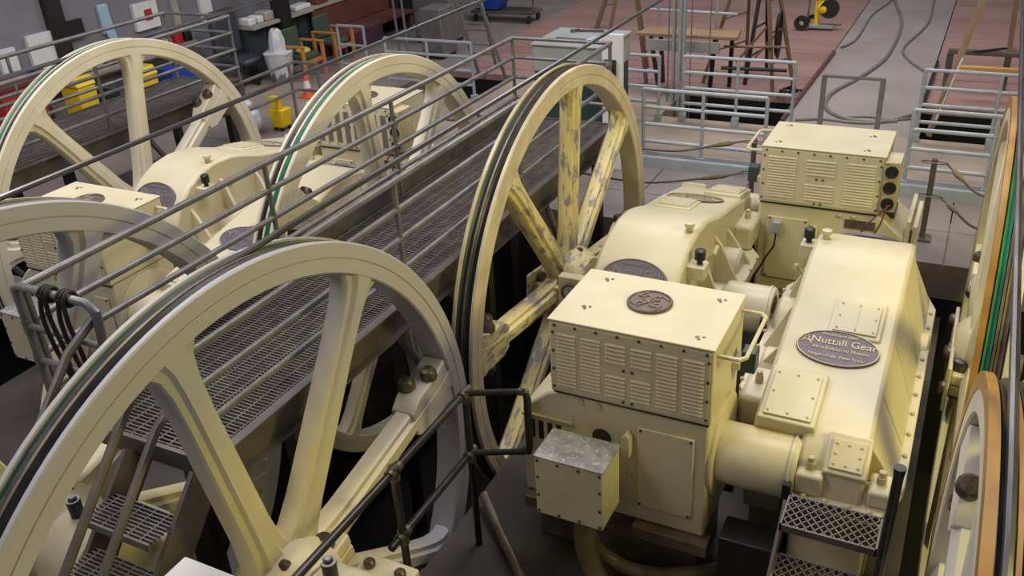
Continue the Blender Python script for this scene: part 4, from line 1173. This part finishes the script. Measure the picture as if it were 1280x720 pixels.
cn = wthing('traffic_cone', 'orange traffic cone with white band', 'cone', (-10.75, 12.7, 0))
part('base', MB().box(-10.87, -10.63, 12.58, 12.82, 0, .03), M['cone'], cn, .01)
part('body', MB().lathe([(.03, .09), (.18, .066), (.44, .02), (.45, .001)], (-10.75, 12.7, 0), 'z', 20, False), M['cone'], cn)
part('band', MB().lathe([(.17, .070), (.30, .047), (.30, .042), (.17, .062)], (-10.75, 12.7, 0), 'z', 20), M['white'], cn)
mb_ = wthing('mop_bucket', 'yellow mop bucket in front of the traffic cone', 'bucket', (-9.95, 11.0, 0))
part('bucket', MB().prism([(-10.05, .06), (-9.85, .06), (-9.80, .36), (-10.10, .36)], 10.88, 11.12, 'y'), M['yellow'], mb_, .02)
part('wringer', MB().prism([(-10.03, .36), (-9.9, .36), (-9.86, .56), (-10.07, .56)], 10.90, 11.02, 'y'), M['yellow'], mb_, .015)
for dx in (-.07, .07):
    for dy in (-.09, .09):
        part('caster', MB().cyl((-9.95 + dx, 11.0 + dy - .015, .03), (-9.95 + dx, 11.0 + dy + .015, .03), .03, 10), M['black'], mb_)
sk = MB()
ball(sk, (-10.3, 10.6, .24), .24, 10, 1.0)
ball(sk, (-10.3, 10.6, .5), .13, 8, .6)
single('sack', sk, M['bag'], 'white plastic sack beside the yellow mop bucket', 'sack', (-10.3, 10.6, 0))
for i, (x, y, lab, h) in enumerate(((-13.0, 9.75, 'tall yellow bin seen through the upper left sheave, left of its upright spoke', 1.0), (-12.95, 11.0, 'tall yellow bin seen just left of the upright spoke top', .85))):
    yb_ = wthing('wheeled_bin', lab, 'bin', (x, y, 0), 'yellow bins')
    part('body', MB().prism([(x - .20, .05), (x + .20, .05), (x + .22, h - .15), (x - .22, h - .15)], y - .17, y + .17, 'y'), M['yellow'], yb_, .02)
    part('lid', MB().prism([(x - .24, h - .15), (x + .24, h - .15), (x + .15, h), (x - .15, h)], y - .19, y + .19, 'y'), M['yellow'], yb_, .02)
    for s_ in (-.16, .16):
        part('wheel', MB().cyl((x + s_, y - .2, .06), (x + s_, y - .15, .06), .06, 12), M['black'], yb_)
rb = wthing('red_tool_chest', 'red tool chest at the left edge behind the upper left sheave', 'tool chest', (-13.1, 8.6, 0))
part('body', MB().box(-13.4, -12.8, 8.3, 9.0, .05, 1.12), M['redp'], rb, .02)
for z in (.2, .42, .64, .86):
    part('drawer', MB().box(-12.8, -12.785, 8.35, 8.95, z, z + .18), M['redp'], rb, .006)
part('lid', MB().box(-13.42, -12.78, 8.28, 9.02, 1.12, 1.19), M['maroon'], rb, .01)
for i, (y0, y1, z0, z1, m, lab) in enumerate(((8.95, 9.25, 1.15, 1.55, 'white', 'small white sheet on the rear partition at far left'), (9.5, 10.15, 1.0, 1.65, 'white', 'large white board on the rear partition'), (10.2, 10.6, 1.42, 1.72, 'black', 'black monitor on the rear partition'),
                                              (11.7, 12.25, 1.25, 1.72, 'white', 'white notice with a red square on the partition'), (12.6, 12.75, 1.1, 1.9, 'counter', 'narrow pale pipe cover on the partition'), (13.3, 13.6, 1.1, 2.0, 'white', 'tall white strip at the window'))):
    o = single('wall_sheet', MB().box(-13.62, -13.55, y0, y1, z0, z1), M[m], lab, 'sheet', (-13.6, (y0 + y1) / 2, z0))
    if i == 3:
        part('red_square', MB().box(.045, .06, -.05, .12, .15, .34), M['redp'], o)
struct('wall_partition', MB().box(-13.75, -13.62, 8.2, 16, 0, 3.2), M['wall'])
struct('trim_5', MB().box(-13.62, -13.5, 9.95, 10.25, 0, 3.2), M['dark'])
struct('trim_6', MB().box(-13.62, -13.3, 8.4, 12.8, .82, .88), M['counter'])
CL = [(8.55, .25, .22, 'maroon', 'dark red box'), (8.95, .2, .12, 'white', 'small white box'), (9.35, .16, .3, 'dark', 'dark canister'), (10.35, .3, .2, 'cab_grey', 'grey instrument case'), (10.75, .2, .35, 'rail', 'tall grey tin'),
      (11.3, .3, .16, 'timber', 'brown wooden box'), (11.75, .15, .28, 'blue', 'blue bottle crate'), (12.0, .25, .14, 'counter', 'pale carton'), (12.35, .18, .3, 'redp', 'small red case'), (12.6, .16, .2, 'dark', 'small dark tin')]
for (yb, w, h, m, lab) in CL:
    single('shelf_item', MB().box(-13.56, -13.36, yb, yb + w, .88, .88 + h), M[m], lab + ' on the shelf of the rear partition', 'box', (-13.46, yb + w / 2, .88), bevel=.02)
for (yb, w, h, m, lab) in ((8.55, .5, .55, 'dark', 'dark case under the far end of the partition shelf'), (9.35, .35, .6, 'rail', 'grey drum case under the partition shelf'), (10.2, .5, .5, 'black', 'black trunk under the partition shelf'), (11.75, .6, .6, 'maroon', 'dark red trunk under the partition shelf')):
    single('floor_case', MB().box(-13.58, -13.2, yb, yb + w, 0, h), M[m], lab, 'box', (-13.4, yb + w / 2, 0), bevel=.02)
single('towel', MB().prism([(10.98, 1.85), (11.18, 1.85), (11.2, 1.5), (11.24, 1.22), (11.08, 1.2), (11.02, 1.4), (10.98, 1.35)], -13.62, -13.55, 'x'), M['skyblue'], 'pale blue towel hanging on the rear partition', 'towel', (-13.5, 11.1, 1.2), bevel=.015)
single('crate', MB().box(-13.15, -12.7, 11.5, 12.25, 0, .66), M['blue'], 'blue plastic crate seen through the upper left sheave', 'crate', (-12.9, 11.9, 0), bevel=.02)
tc = wthing('tool_cart', 'blue bin on a grey trolley at the top edge', 'cart', (-10.2, 19.4, 0))
part('bin', MB().prism([(-10.75, .28), (-10.2, .28), (-10.1, .85), (-10.85, .85)], 19.2, 19.7, 'y'), M['blue'], tc, .02)
part('deck', MB().box(-10.9, -9.3, 19.15, 19.75, .20, .26), M['deck'], tc)
for x in (-10.8, -9.4):
    for yb in (19.2, 19.7):
        part('caster', MB().cyl((x - .02, yb, .09), (x + .02, yb, .09), .09, 12), M['black'], tc)
    part('upright', MB().cyl((x, 19.45, .26), (x, 19.45, 1.1), .025, 8), M['rail'], tc)
part('tray', MB().box(-10.0, -9.3, 19.2, 19.7, .55, .60), M['rail'], tc)
# grey columns and cabinets at the top middle
for i, (x, yb, w, h, m, lab) in enumerate(((-10.6, 17.2, .9, 1.9, 'rail', 'grey machine cabinet at the top edge left of the stepladder'), (-11.6, 18.9, .9, 2.2, 'dark', 'dark tall locker at the top edge behind the bench'), (-9.9, 16.0, .5, 1.0, 'rail', 'low grey machine box behind the rear guard rail'))):
    k = wthing('machine_cabinet', lab, 'cabinet', (x, yb, 0), 'cabinets at the rear')
    part('body', MB().box(x - w / 2, x + w / 2, yb - .3, yb + .3, .06, h), M[m], k, .02)
    part('door', MB().box(x - w / 2 + .05, x + w / 2 - .05, yb - .315, yb - .3, .15, h - .1), M[m], k, .006)
    part('plinth', MB().box(x - w / 2 + .03, x + w / 2 - .03, yb - .27, yb + .27, 0, .06), M['dark'], k)
for i, x in enumerate((-10.35, -10.15)):
    single('pipe_riser', MB().cyl((x, 15.2, 0), (x - .1, 15.2, 3.0), .025, 8), M['rail'], ('left thin grey riser pipe behind the rear guard rail', 'right thin grey riser pipe behind the rear guard rail')[i], 'pipe', (x, 15.2, 0), 'riser pipes')
# long debris in the trenches
for i, (x, y0, x2, y2) in enumerate(((-4.2, 13.6, -3.4, 14.4), (-3.6, 13.6, -3.0, 14.5), (-3.0, 13.7, -2.6, 14.3), (-.4, 13.8, .5, 14.5), (.2, 13.6, 1.2, 14.2))):
    single('trench_pipe', MB().tube(spline([(x, y0, -.5), ((x + x2) / 2, (y0 + y2) / 2 + .2, -.35), (x2, y2, -.6)], 4), .03, 6), M['rail'],
           ('grey pipe in the middle trench, leftmost', 'grey pipe in the middle trench, central', 'grey pipe in the middle trench, rightmost', 'grey pipe in the right trench, left one', 'grey pipe in the right trench, right one')[i], 'pipe', (x, y0, -.5), 'pipes down in the trenches')
